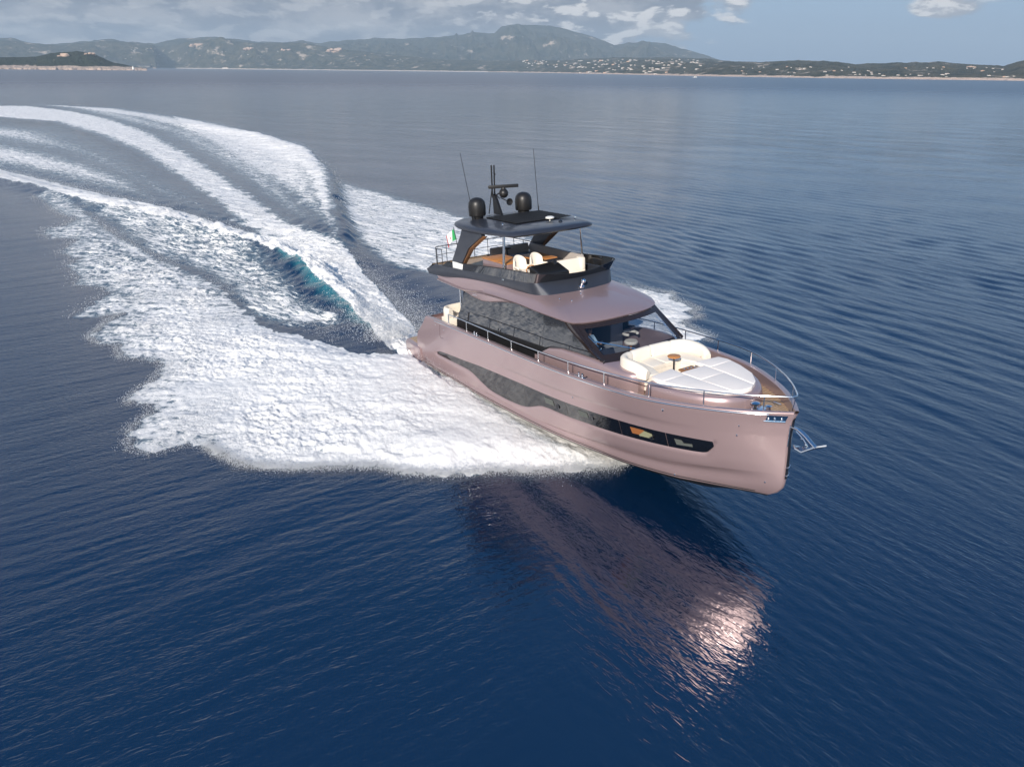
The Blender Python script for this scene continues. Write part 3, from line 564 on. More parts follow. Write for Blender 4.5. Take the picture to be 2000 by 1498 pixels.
def land_mat(name, veg1, veg2, rock, rock_thr, sc, shore_h=9.0):
    m = bpy.data.materials.new(name); m.use_nodes = True; nt = m.node_tree; p = nt.nodes['Principled BSDF']; p.inputs['Roughness'].default_value = 0.95
    p.inputs['Specular IOR Level'].default_value = 0.1
    t = N(nt, 'ShaderNodeTexCoord'); P = t.outputs['Object']
    c = mixc(nt, maprange(nt, noise(nt, P, sc, 8, 0.75), 0.40, 0.62), veg1, veg2)
    rk = maprange(nt, noise(nt, mapping(nt, P, scale=(1, 1, 2.2)), sc * 0.55, 7, 0.68), rock_thr, rock_thr + 0.05)
    c = mixc(nt, rk, c, rock)
    s_ = N(nt, 'ShaderNodeSeparateXYZ'); L(nt, P, s_.inputs[0])
    sh = math_n(nt, 'ADD', s_.outputs['Z'], math_n(nt, 'MULTIPLY', noise(nt, P, 0.012, 5, .7), -20.0))
    c = mixc(nt, maprange(nt, sh, shore_h - 7.0, shore_h - 6.0, 1, 0), c, (0.58, 0.44, 0.35))
    L(nt, c, p.inputs['Base Color'])
    b = bump(nt, noise(nt, P, sc * 2.2, 5, 0.7), 1.0, 14.0); L(nt, b.outputs[0], p.inputs['Normal'])
    return m
M['hill_far'] = land_mat('mountain_scrub', (0.020, 0.030, 0.024), (0.085, 0.080, 0.060), (0.40, 0.33, 0.27), 0.61, 0.008, -50)
M['hill_mid'] = land_mat('hill_scrub', (0.012, 0.019, 0.010), (0.092, 0.080, 0.048), (0.42, 0.34, 0.27), 0.59, 0.013, 3)
M['hill_near'] = land_mat('headland_scrub', (0.016, 0.026, 0.014), (0.040, 0.044, 0.024), (0.46, 0.36, 0.27), 0.66, 0.022, 9)
# mountain range and the long hills on the left
mr = lambda a: 10500 + 0 * a
def mh(a):
    e = prof(SKY_MAIN, a); pin = 0.0026 * (np.exp(-((a + 4.25) / .09) ** 2) + np.exp(-((a + 3.1) / .09) ** 2) + 0.8 * np.exp(-((a - 9.0) / .25) ** 2))
    j = (fbm(a * 1.6, a * 0, 4, 5) - .5) * 0.0026
    return (e + pin + j) * mr(a) + CAMH
m_o, m_h = terrain('mountains', -37, 17.5, 900, mr, mh, lambda a: np.maximum(shore_r(a) + 200, 8200), 70, 21, power=0.85, back=1.5, mt=M['hill_far'])
tag(m_o, 'blue grey hazy mountain range behind the bay', 'mountains', kind='structure')
# long scrubby hills on the left and the foothills under the mountains
fr_ = lambda a: np.maximum(np.where(a < -24.6, 8300, shore_r(a)) + 900, 7000) + 0 * a
FT = [(-37, .0255), (-33, .0245), (-30, .0205), (-27, .0265), (-24, .0225), (-21, .0315), (-18, .0275), (-15, .0285), (-12, .022), (-9, .017), (-5, .012), (-1, .0115), (3, .013), (7, .0165), (11, .0175), (14, .0150), (17, .010), (19, .006)]
def fh_(a): return (prof(FT, a) + (fbm(a * .9, a * 0, 14, 4) - .5) * .0012) * fr_(a) + CAMH
f_o, f_h = terrain('foothills', -37, 19, 900, fr_, fh_, lambda a: np.where(a < -24.6, 8300, shore_r(a)) - 5, 60, 41, power=0.9, back=1.12, mt=M['hill_mid'])
tag(f_o, 'green scrubby foothills dotted with houses above the far shore', 'hills', kind='structure')
rr2 = lambda a: shore_r(a) + 1100
def rh_(a):
    e = prof(SKY_MAIN, np.maximum(a, 15.2)); e = e + (fbm(a * 2.2, a * 0, 24, 5) - .5) * 0.0016
    return (e * sstep(a, 11.0, 15.5) + .002) * rr2(a) + CAMH
r_o, r_h = terrain('coast_hills', 9.0, 38, 700, rr2, rh_, lambda a: shore_r(a) + 3, 50, 61, power=0.75, back=1.5, mt=M['hill_mid'])
tag(r_o, 'low green coastal hills with pink rocks along the right shore', 'hills', kind='structure')
pr_ = lambda a: 3650 + 0 * a
def ph_(a):
    e = prof(PROM, a) + (fbm(a * 3.1, a * 0, 34, 4) - .5) * 0.0012; return np.maximum((e * pr_(a) + CAMH), 1.5)
p_o, p_h = terrain('headland', -38, -25.2, 420, pr_, ph_, lambda a: 3290 + 60 * (fbm(a * 2.3, a * 0, 99, 4) - .5), 40, 81, power=0.7, back=1.4, mt=M['hill_near'])
tag(p_o, 'dark wooded headland with a pink rocky foot at the far left', 'headland', kind='structure')

# ------------------------------------------------------------------ the yacht (own axes: x forward from the transom, y to port, z up)
YAW, TRIM, HEEL = -1.009282, 0.060433, 0.026025
YM = Matrix.Translation((-2.9279, 33.8250, -0.27034)) @ Matrix.Rotation(YAW, 4, 'Z') @ Matrix.Rotation(-TRIM, 4, 'Y') @ Matrix.Rotation(HEEL, 4, 'X')
Y = empty('motor_yacht', YM)
tag(Y, 'rose pink flybridge motor yacht speeding over the blue sea', 'yacht')
def cub(kx, ky):
    kx = np.array(kx, float); ky = np.array(ky, float); n_ = len(kx); h = np.diff(kx); A = np.zeros((n_, n_)); r = np.zeros(n_); A[0, 0] = A[-1, -1] = 1
    for i in range(1, n_ - 1):
        A[i, i - 1] = h[i - 1]; A[i, i] = 2 * (h[i - 1] + h[i]); A[i, i + 1] = h[i]; r[i] = 3 * ((ky[i + 1] - ky[i]) / h[i] - (ky[i] - ky[i - 1]) / h[i - 1])
    c = np.linalg.solve(A, r)
    def f(x):
        x = np.clip(x, kx[0], kx[-1]); i = np.clip(np.searchsorted(kx, x) - 1, 0, n_ - 2); d = x - kx[i]
        b = (ky[i + 1] - ky[i]) / h[i] - h[i] * (2 * c[i] + c[i + 1]) / 3; dd = (c[i + 1] - c[i]) / (3 * h[i])
        return ky[i] + b * d + c[i] * d * d + dd * d ** 3
    return f
zs = cub([1.5, 10, 16, 20.1], [2.6, 2.997, 3.215, 3.36])
bs = cub([1.5, 6, 10, 13, 15, 16.5, 18, 19, 19.6, 20], [2.475, 2.623, 2.70, 2.68, 2.521, 2.25, 1.62, 1.0, .5, .1])
zc = cub([0.9, 5, 7.3, 9.4, 12, 13.8, 15.6, 17.0, 18.2, 19.2, 20], [.10, .2, .24, .31, .345, .36, .42, .50, .57, .62, .66])
bc = cub([0.9, 8, 11, 12.7, 13.8, 15.5, 16.6, 17.8, 18.7, 19.4, 20], [2.3, 2.38, 2.28, 2.08, 1.88, 1.58, 1.28, .9, .58, .3, .07])
zk = lambda u: np.interp(u, [0.9, 12, 15, 17.25, 18.3, 19.2, 20], [-.9, -.85, -.6, -.13, .17, .48, .62])
def xstem(z): return np.interp(z, [.5, .62, .75, .88, 1.05, 1.25, 2.0, 2.62, 3.12, 3.4], [19.15, 19.3, 19.5, 19.66, 19.76, 19.8, 19.82, 19.8, 19.86, 19.98])
def xtr(z): return np.interp(z, [1.0, 1.04, 1.54, 2.3, 2.6], [.97, .97, 1.19, 2.1, 2.39])
def hx(u, z):
    x = u if u <= 17 else 17 + (u - 17) / 3 * (xstem(z) - 17)
    return x + ((xtr(z) - .97) * (1 - (u - .97) / 4) if u < 4.97 else 0)
def side(u, z):
    s = min(1, max(0, (z - zc(u)) / (zs(u) - zc(u)))); return float(bc(u) + (bs(u) - bc(u)) * s ** .8)
WT = [[.9, .92], [3.02, 1.03], [3.2, 1.15], [3.44, 1.24], [4.42, 1.36], [5.63, 1.47], [7.27, 1.65], [8.74, 1.76], [10.47, 1.87], [11.85, 1.92], [13.15, 1.97], [14.3, 2.03], [15.35, 2.1], [16.27, 2.15], [17.29, 2.18], [18.46, 2.20], [20, 2.22]]
WB = [[.9, .91], [3.02, 1.005], [4.34, 1.07], [5.53, 1.13], [5.95, 1.15], [6.3, 1.135], [6.59, 1.09], [7.06, .95], [7.75, .79], [8.2, .765], [9.02, .78], [9.49, .81], [10.06, .86], [10.51, .96], [10.91, 1.12], [11.2, 1.24], [11.5, 1.33], [11.92, 1.37], [12.97, 1.39], [14.13, 1.46], [15.2, 1.54], [16.14, 1.62], [17.2, 1.69], [17.75, 1.725], [18.0, 1.755], [18.12, 1.80], [18.46, 2.198], [20, 2.215]]
DR = [[.9, .30], [2.5, .36], [4.43, .45], [7.94, .60], [11.25, .66], [13.54, .80], [16.75, 1.12], [18.52, 1.38], [19.35, 1.47], [20, 1.52]]
BR = [[.9, 1.9], [7, 2.1], [9.89, 2.25], [11.97, 2.35], [14.45, 2.50], [16.38, 2.60], [18.75, 2.66], [20, 2.7]]
ip = lambda T, u: float(np.interp(u, [a[0] for a in T], [a[1] for a in T]))
us = sorted(set([round(float(v), 3) for v in np.concatenate([np.linspace(.97, 3.6, 22), np.linspace(3.6, 17.6, 150), np.linspace(17.6, 20, 44)])]))
def wingate(u): return float(sstep(np.array(u), 2.9, 3.3) * (1 - sstep(np.array(u), 18.2, 18.46)))
def hull_rows(u):
    """(z, inset) from the chine up"""
    c = float(zc(u)); d = ip(DR, u); wb = ip(WB, u); wt = ip(WT, u); B = ip(BR, u); t = float(zs(u)); g = wingate(u)
    fade = 1 - float(sstep(np.array(u), 18.6, 20.0)); de = 0.115 * fade * float(sstep(np.array(u), .9, 3))
    sc_ = 0.16 * (0.4 + 0.6 * g)
    lo = max(d + 0.05, wb - sc_)
    bb = 0.065 * float(sstep(np.array(u), 7, 11)) * (1 - float(sstep(np.array(u), 14, 18.8)))
    fw2 = float(sstep(np.array(u), 18.3, 18.5)) * (1 - float(sstep(np.array(u), 19.0, 19.4)))
    gg = g
    q = d - c; rows = [(c, 0.0), (c + 0.2 * q, de * .25), (c + 0.45 * q, de * .75), (c + 0.62 * q, de), (c + 0.76 * q, de * .92), (c + 0.88 * q, de * .5), (c + 0.96 * q, de * .14), (d, 0.0), (0.5 * (d + lo), 0.0), (lo, 0.0)]
    for k in (.25, .5, .75): rows.append((lo + (wb - lo) * k, gg * 0.055 * k * k))
    rows += [(wb, gg * 0.06), (wb + .25 * (wt - wb), gg * .06), (wb + .5 * (wt - wb), gg * .06), (wb + .75 * (wt - wb), gg * .055), (wt, gg * 0.05), (wt + 0.012, -0.002 * gg)]
    q = B - wt; rows += [(wt + .3 * q, bb * .4), (wt + .55 * q, bb * .9), (wt + .72 * q, bb), (wt + .86 * q, bb * .6), (wt + .95 * q, bb * .12), (B, 0.0), (B + .35 * (t - B), 0), (B + .7 * (t - B), 0), (t - .03, 0), (t, 0.01)]
    return rows
def hp(u, z, ins=0.0, s=-1): return (hx(u, z), s * max(0.0, side(u, z) - ins), z)
hull = MB()
for s in (-1, 1):
    hull.grid([[hp(u, z, i, s) for z, i in hull_rows(u)] for u in us], flip=(s > 0))
# transom, closing the stern between the two sides
hull.grid([[hp(.97, z, 0, -1), (hx(.97, z), -1.2, z), (hx(.97, z), 1.2, z), hp(.97, z, 0, 1)] for z, i in hull_rows(.97)])
# rounded stem
hull.grid([[hp(20, z, i, -1), (float(xstem(z)) + .03, -.045, z), (float(xstem(z)) + .042, 0, z), (float(xstem(z)) + .03, .045, z), hp(20, z, i, 1)] for z, i in hull_rows(20)], flip=False)
HULL = hull.build('hull', M['paint'], Y, angle=32)
# bottom with spray rails
bot = MB()
for s in (-1, 1):
    rows = []
    for u in us:
        c, b, k = float(zc(u)), float(bc(u)), float(zk(u)); k = min(k, c - .02)
        rows.append([(hx(u, c), s * b, c - .001), (hx(u, c), s * max(0, b - .03), c - .05), (hx(u, c - .06), s * max(0, b - .05), c - .07), (hx(u, (c + k) / 2), s * b * .62, c + (k - c) * .42), (hx(u, (c + k) / 2), s * b * .60, c + (k - c) * .46), (hx(u, (c + k) / 2), s * b * .3, c + (k - c) * .74), (hx(u, k), 0, k)])
    bot.grid(rows, flip=(s < 0))
bot.build('hull_bottom', M['fouling'], Y, angle=30)
for s in (-1, 1):
    st = MB(); st.tube([hp(u, float(zc(u)) + .085, -.012, s) for u in us if 1.2 < u < 19.6], .013, 5); st.build('boot_line', M['black'], Y)
    # dark glazing let into the topsides, in four panes
    for (a, b_) in ((3.02, 5.2), (5.2, 10.5), (10.5, 12.9), (12.9, 15.33), (15.33, 16.95), (16.95, 18.44)):
        gl = MB(); uu = [u for u in np.linspace(a + (.006 if a > 3.1 else 0), b_ - (.006 if b_ < 18 else 0), 26)]
        gl.grid([[hp(u, ip(WB, u) + (ip(WT, u) - ip(WB, u)) * k, 0.034, s) for k in (0.0, .12, .25, .5, .75, .88, 1.0)] for u in uu], flip=(s > 0))
        gl.build('hull_window', M['blackgloss'], Y, angle=60)
# portholes and the lit cabin corners seen through the glazing
def on_pane(u, z, s=-1, ins=.026): return Vector(hp(u, z, ins, s))
def pane_patch(name, mt_, pts, s, ins=.026, parent=None):
    mb = MB(); c = Vector((0, 0, 0)); P = [on_pane(u, z, s, ins) for u, z in pts]
    mb.plate(P, (0, s, 0), .004); return mb.build(name, mt_, parent or Y)
M['cabinwood'] = mat('cabin_wood', (0.30, 0.11, 0.035), 0.5); M['cabinlime'] = mat('cabin_cream_linen', (0.26, 0.26, 0.16), 0.7); M['cabingrey'] = mat('cabin_grey', (0.10, 0.11, 0.10), 0.6)
def porthole(u, z, s, r=.085):
    c = on_pane(u, z, s, .02); mb = MB(); n = Vector((0.05, s, 0)); R_ = n.to_track_quat('Z', 'Y').to_matrix().to_4x4()
    mb.lathe([(r * .78, 0), (r * .78, .014), (r, .014), (r, 0)], c, 28, R_); p = mb.build('porthole', M['darkrail'], Y)
    mb = MB(); mb.lathe([(.0, .0), (r * .76, 0), (r * .76, .006), (r * .4, .006), (r * .36, .012), (0, .012)], c, 24, R_); mb.build('pane', M['blackgloss'], p)
for s in (-1, 1):
    pane_patch('cabin_panel', M['cabinwood'], [(15.75, 2.0), (15.78, 1.78), (16.2, 1.82), (16.25, 2.03)], s)
    pane_patch('cabin_linen', M['cabinlime'], [(16.02, 1.79), (16.25, 2.01), (16.5, 1.98), (16.52, 1.80), (16.05, 1.77)], s, .0225)
    porthole(16.46, 1.85, s)
    pane_patch('cabin_linen', M['cabingrey'], [(17.2, 2.03), (17.24, 1.83), (17.72, 1.87), (17.72, 1.97), (17.47, 1.94), (17.42, 2.03)], s)
    porthole(12.45, 1.63, s, .09); porthole(14.1, 1.74, s, .09)
    pane_patch('cabin_linen', M['cabingrey'], [(11.75, 1.78), (11.78, 1.55), (12.25, 1.58), (12.22, 1.8)], s)
    pane_patch('cabin_linen', M['cabingrey'], [(13.5, 1.86), (13.53, 1.66), (13.95, 1.69), (13.92, 1.88)], s)
    # small thru-hull fittings
    for (u, z, r) in ((17.05, 2.98, .045), (19.0, 2.86, .03), (18.95, 2.55, .035), (4.0, 2.42, .03), (13.4, 2.3, .03), (2.7, 2.47, .03), (16.9, .6, .035), (19.6, 1.15, .03)):
        ft = MB(); ft.ball(on_pane(u, z, s, -.004), r, (1, .4, 1), 10); ft.build('through_hull_fitting', M['chrome'], Y)
# panel gaps near the stern quarter
for s in (-1, 1):
    mb = MB(); mb.tube([hp(3.35, 2.58, -.001, s), hp(3.4, 2.3, -.001, s), hp(3.48, 2.05, -.001, s), hp(3.6, 1.97, -.001, s), hp(3.9, 2.0, -.001, s)], .008, 4)
    mb.build('hatch_gap', M['paint_dark'], Y)
# ---- bulwark cap, inside face and decks
def zdk(u): return float(zs(u)) - float(np.interp(u, [2, 12, 15, 17, 19.5], [.80, .72, .50, .33, .26]))
def capw(u): return float(np.interp(u, [1, 17, 19, 20], [.20, .20, .16, .09]))
ub = [u for u in us if u >= 1.0]
bw = MB()
for s in (-1, 1):
    rows = []
    for u in ub:
        t = float(zs(u)); x = hx(u, t); b = float(bs(u)); w = min(capw(u), b * .75); xd = hx(u, t) - (0 if u < 17 else (u - 17) / 3 * .06)
        rows.append([(x, s * (b - .01), t), (x, s * (b + .012), t + .008), (x, s * (b + .002), t + .03), (x - .0, s * (b - .03), t + .042), (xd, s * (b - w + .02), t + .036), (xd, s * (b - w), t + .02), (xd, s * (b - w), zdk(u) - .02)])
    bw.grid(rows, flip=(s > 0))
bw.build('bulwark', M['paint'], Y, angle=40)
for s in (-1, 1):
    mb = MB(); mb.tube([(hx(u, float(zs(u))) + (0 if u < 19.5 else .02), s * (float(bs(u)) + .012), float(zs(u)) - .028) for u in ub if 2.4 < u < 19.6], .022, 8)
    mb.build('rub_rail', M['chrome'], Y)
dk = MB(); rows = []
for u in [u for u in us if u > 14.8]:
    b = max(.02, float(bs(u)) - capw(u) * .9); x = hx(u, float(zs(u))) - (0 if u < 17 else (u - 17) / 3 * .06)
    rows.append([(x, b * k, zdk(u)) for k in (-1, -.5, 0, .5, 1)])
dk.grid(rows); dk.build('bow_deck', M['teak'], Y)
dk = MB(); rows = []
for u in [u for u in us if 1.2 < u <= 14.85]:
    b = float(bs(u)) - .15; rows.append([(hx(u, float(zs(u))), b * k, zdk(u) if u > 4.6 else zdk(u)) for k in (-1, 0, 1)])
dk.grid(rows); dk.build('main_deck', M['teak'], Y)
# swim platform
sw = MB(); sw.poly([(-.62, -1.9), (-.55, -2.25), (-.3, -2.42), (1.3, -2.42), (1.3, 2.42), (-.3, 2.42), (-.55, 2.25), (-.62, 1.9)], .12, .80, .05)
sw.build('swim_platform', M['paint'], Y)
mb = MB(); mb.poly([(-.5, -2.1), (1.0, -2.2), (1.0, 2.2), (-.5, 2.1)], .803, .812); mb.build('platform_teak', M['teak'], Y)
mb = MB(); mb.poly([(2.2, -2.3), (2.45, -2.3), (2.45, 2.3), (2.2, 2.3)], 1.5, 2.45, .04); mb.build('cockpit_coaming', M['paint'], Y)
# ---- cabin
CW = lambda x: float(np.interp(x, [4.4, 11, 12.6, 13.4, 13.95], [1.95, 1.95, 1.90, 1.84, 1.76]))
def cy(x, z): return CW(x) - (z - 3.4) * .09
GL_T = [(4.75, 3.15), (4.95, 3.6), (5.18, 4.1), (5.3, 4.22), (6.04, 4.13), (6.82, 4.10), (7.5, 4.2), (8.29, 4.36), (9.24, 4.5), (10.4, 4.5), (12.0, 4.48), (12.39, 4.27), (12.84, 4.05), (13.38, 3.77), (13.75, 3.62)]
GL_B = [(4.62, 2.98), (7.42, 3.10), (11.15, 3.32), (11.56, 3.47), (12.3, 3.56), (13.1, 3.58), (13.75, 3.58)]
for s in (-1, 1):
    top = lambda x: float(np.interp(x, [p[0] for p in GL_T], [p[1] for p in GL_T])); bt = lambda x: float(np.interp(x, [p[0] for p in GL_B], [p[1] for p in GL_B]))
    for (a, b_) in ((4.7, 8.1), (8.1, 10.95), (10.95, 13.74)):
        gl = MB(); gl.grid([[(x, s * (cy(x, bt(x) + (top(x) - bt(x)) * k) + .012), bt(x) + (top(x) - bt(x)) * k) for k in np.linspace(0, 1, 7)] for x in np.linspace(a + .004, b_ - .004, 40)], flip=(s > 0))
        gl.build('side_window', M['sideglass'] if a < 10 or s < 0 else M['screen'], Y, angle=60)
    mb = MB(); mb.grid([[(x, s * cy(x, z), z) for z in (2.05, bt(x) - .0)] for x in np.linspace(4.55, 11.3, 30)], flip=(s > 0)); mb.build('lower_side_panel', M['black'], Y)
    # structure behind the glass, closing the cabin
    mb = MB(); mb.grid([[(x, s * (cy(x, z) - .03), z) for z in (2.05, top(x) - .01)] for x in np.linspace(4.6, 10.95 if s > 0 else 13.7, 40)], flip=(s > 0)); mb.build('cabin_side', M['interior_dark'], Y)
    # dark pillar beside the windscreen
    Pl = []
    for k in np.linspace(0, 1, 12):
        xo = 12.02 + (13.78 - 12.02) * k; zo = float(np.interp(xo, [12.0, 12.39, 12.84, 13.38, 13.75], [4.52, 4.27, 4.05, 3.77, 3.60]))
        xi = 12.55 + (13.98 - 12.55) * k; zi = 4.42 + (3.56 - 4.42) * k ** .96; yi = 1.70 + .03 * k; m_ = ((xo + xi) / 2 + .05, s * ((cy(xo, zo) + yi) / 2 + .09), (zo + zi) / 2 + .05)
        Pl.append([(xo, s * (cy(xo, zo) + .015), zo), m_, (xi, s * yi, zi)])
    mb = MB(); mb.grid(Pl, flip=(s < 0)); mb.tube([(p[0][0], p[0][1] + s * .01, p[0][2]) for p in Pl], .018, 6)
    mb.build('windscreen_pillar', M['brownblack'], Y)
    # cowl under the windscreen corner
    mb = MB(); mb.ball((13.94, s * 1.68, 3.52), .13, (1.0, .6, .45), 16); mb.build('pillar_foot', M['brownblack'], Y)
mb = MB(); mb.face([(4.7, -1.95, 2.05), (4.7, 1.95, 2.05), (5.15, 1.9, 4.25), (5.15, -1.9, 4.25)]); mb.build('aft_bulkhead', M['blackgloss'], Y)
# windscreen: curved, frame and clear pane
def ws(v, k):   # v -1..1 across, k 0 top .. 1 bottom
    xt = 12.93 - .36 * v * v; xb = 14.22 - .22 * v * v
    y = v * (1.70 + .03 * k); z = 4.43 - .02 * v * v + (3.56 - 4.43) * k
    return Vector((xt + (xb - xt) * k, y, z))
fr = MB(); vs = np.linspace(-1, 1, 25)
def band(mb, va, vb, ka, kb, nv, nk, off=0.0):
    mb.grid([[ws(va + (vb - va) * i / nv, ka + (kb - ka) * j / nk) + Vector((.5, 0, .8)) * off for j in range(nk + 1)] for i in range(nv + 1)])
band(fr, -1, 1, 0, .14, 24, 2); band(fr, -1, 1, .86, 1, 24, 2); band(fr, -1, -.91, .14, .86, 2, 6); band(fr, .91, 1, .14, .86, 2, 6)
fr.build('windscreen_frame', M['brownblack'], Y, angle=60)
pn = MB(); band(pn, -.92, .92, .13, .87, 24, 8, -.006); pn.build('windscreen', M['screen'], Y, angle=60)
# base fairing below the windscreen
ba = MB(); ba.grid([[ws(v, 1.0) + Vector((0, 0, .004)), ws(v, 1.0) + Vector((.10, v * .05, -.03)), ws(v, 1.0) + Vector((.16, v * .06, -.12))] for v in vs]); ba.build('windscreen_base', M['brownblack'], Y, angle=60)
# wipers
for (a, b_) in (((-.93, .52), (-.20, .93)), ((.82, .42), (.80, .93))):
    w = MB(); A = ws(*a) + Vector((.03, 0, .05)); B = ws(*b_) + Vector((.05, 0, .05))
    w.tube([A, B], .012, 6); w.tube([A + Vector((0, .045, .0)), B + Vector((0, .045, 0))], .009, 6); w.ball(B, .035, n=10)
    w.tube([A + Vector((-.25, -.03, .12)), A + Vector((.22, .03, -.13))], .009, 5); w.build('windscreen_wiper', M['chrome'], Y)
# interior seen through the windscreen
mb = MB(); mb.box((10.6, 0, 2.5), (6.4, 3.7, .06)); mb.build('saloon_floor', M['interior'], Y)
mb = MB(); mb.box((9.4, 0, 3.5), (.08, 3.7, 1.9)); mb.box((10.4, 1.35, 3.2), (1.2, .6, 1.3), .04); mb.build('saloon_bulkhead', M['interior'], Y)
mb = MB(); mb.poly([(13.1, -1.65), (13.75, -1.62), (14.02, 0), (13.75, 1.62), (13.1, 1.65), (13.15, 0)], 3.0, 3.26, .06); mb.build('dashboard', M['interior_dark'], Y)
mb = MB(); mb.box((12.95, -.85, 3.32), (.25, .8, .26), .03, ry=R(-30)); mb.build('helm_console', M['interior_dark'], Y)
mb = MB(); mb.tube([(12.70 + .05 * math.sin(t), -.85 + .19 * math.cos(t), 3.52 + .19 * math.sin(t)) for t in np.linspace(0, 2 * math.pi, 21)[:-1]], .016, 6, closed=True); mb.build('steering_wheel', M['chrome'], Y)
mb = MB(); mb.box((11.3, -1.0, 3.05), (.7, 1.2, 1.0), .06); mb.build('saloon_settee', M['interior_dark'], Y)
# ---- roof: outline rings from eave to skirt
def ring(h, n=9):   # half outline (aft -> bow centre) mirrored into a full open ring, starboard to port
    a = spline(h, n); return a + [Vector((p.x, -p.y, p.z)) for p in a[-2::-1]]
E_low = [(2.95, -2.0, 4.27), (4.0, -2.10, 4.30), (5.5, -2.13, 4.31), (7.2, -2.15, 4.50), (9.4, -2.15, 4.60), (11.0, -2.12, 4.56), (11.9, -2.05, 4.53), (12.35, -1.88, 4.46), (12.56, -1.66, 4.42), (12.76, -1.2, 4.42), (12.88, -.6, 4.43), (12.92, 0, 4.44)]
E_mid = [(x + (.03 if x > 12.3 else 0), y * 1.018, z + .05) for x, y, z in E_low]
E_top = [(x - (.10 if x > 11.8 else .0), y * .965, z + (.13 if x > 8 else .09)) for x, y, z in E_low]
K0 = [(2.5, -1.88, 4.42), (3.6, -1.90, 4.50), (5.4, -1.88, 4.74), (7.6, -1.84, 4.90), (9.2, -1.80, 4.93), (10.15, -1.72, 4.95), (10.5, -1.40, 4.95), (10.62, -1.1, 4.955), (10.68, -.8, 4.96), (10.74, -.5, 4.965), (10.77, -.2, 4.97), (10.78, 0, 4.97)]
def blend(A, B, k, dz=0): return [tuple(a[i] + (b[i] - a[i]) * k + (dz if i == 2 else 0) for i in range(3)) for a, b in zip(A, B)]
rf = MB(); rf.grid([ring(E_low), ring(E_mid), ring(E_top), ring(blend(E_top, K0, .3, .035)), ring(blend(E_top, K0, .65, .03)), ring(K0)], flip=True)
rf.grid([[(p[0], s_ * abs(p[1]), p[2]) for s_ in (-1, 0, 1)] for p in E_low[:8]]);
rf.build('roof', M['paint'], Y, angle=40, recalc=False)
# tucked-in fascia with the aft wing under the eave
FA = [(5.05, 4.22), (5.5, 4.20), (6.04, 4.12), (6.82, 4.09), (7.5, 4.18), (8.29, 4.35), (9.24, 4.49), (10.4, 4.52), (12.0, 4.50)]
for s in (-1, 1):
    mb = MB(); rows = []
    for x in np.linspace(5.02, 12.0, 50):
        zl = float(np.interp(x, [p[0] for p in FA], [p[1] for p in FA])); ze = float(np.interp(x, [p[0] for p in E_low], [p[2] for p in E_low]))
        rows.append([(x, s * (cy(x, zl) + .03), zl), (x, s * 2.0, zl + .02), (x, s * 2.03, min(zl + .06, ze)), (x, s * 2.06, ze + .01)])
    mb.grid(rows, flip=(s > 0)); mb.build('eave_fascia', M['paint'], Y, angle=50)
    # builder's mark: a small winged chevron over a word of raised letters
    lg = MB()
    for i in range(6): lg.box((6.18 + i * .065, s * 2.045, 4.245 + i * .006), (.04, .01, .035))
    lg.tube([(6.24, s * 2.052, 4.31), (6.31, s * 2.052, 4.36), (6.36, s * 2.052, 4.32), (6.43, s * 2.052, 4.37)], .009, 5)
    lg.build('side_emblem', M['chrome'], Y)
# roof hatch line and lights
mb = MB(); mb.poly([(11.0, .1), (11.9, -.1), (12.05, 1.2), (11.0, 1.25)], 0, .006); 
for v in mb.bm.verts: v.co.z += 4.98 - (v.co.x - 10.7) * .215
mb.build('roof_hatch', M['paint'], Y)
for x, y, z in ((11.05, -.35, 4.93), (11.1, -1.3, 4.92), (11.4, -1.0, 4.86)): mb = MB(); mb.ball((x, y, z), .03, n=8); mb.build('deck_light', M['chrome'], Y)
# ---- flybridge skirt
K1 = [(2.65, -1.93, 4.90), (3.6, -1.95, 4.96), (5.4, -1.93, 5.08), (7.6, -1.90, 5.22), (9.2, -1.86, 5.31), (9.95, -1.80, 5.36), (10.22, -1.62, 5.36), (10.28, -1.2, 5.35), (10.32, -.8, 5.34), (10.35, -.5, 5.335), (10.37, -.2, 5.33), (10.38, 0, 5.33)]
Kb = [(2.05, -1.95, 4.40)] + [tuple(p) for p in K0[1:]]
Km = [(1.95, -1.97, 4.62)] + blend(K0, K1, .45, .0)[1:]; Km = [(p[0], p[1] * 1.02 if p[0] < 9.5 else p[1], p[2]) for p in Km]
sk = MB(); sk.grid([ring(Kb), ring(Km), ring(blend(Km, K1, .55)), ring(K1), ring([(x - .04, y * .965, z + .01) for x, y, z in K1]), ring([(x - .05, y * .955, 5.0 if x > 3 else 4.85) for x, y, z in K1])], flip=True)
sk.grid([[(2.05, y, 4.40), (1.95, y, 4.62), (2.5, y, 4.90)] for y in (-1.96, -1, 0, 1, 1.96)], flip=False)
sk.grid([[(p[0], s_ * abs(p[1]) * .99, p[2]) for s_ in (-1, 0, 1)] for p in Kb[:6]])
SK = sk.build('flybridge_coaming', M['anthracite'], Y, angle=40)
mb = MB(); mb.poly([(2.2, -1.85), (10.1, -1.75), (10.25, -1.0), (10.3, 0), (10.25, 1.0), (10.1, 1.75), (2.2, 1.85)], 4.80, 4.86); mb.build('flybridge_deck', M['teak'], Y)
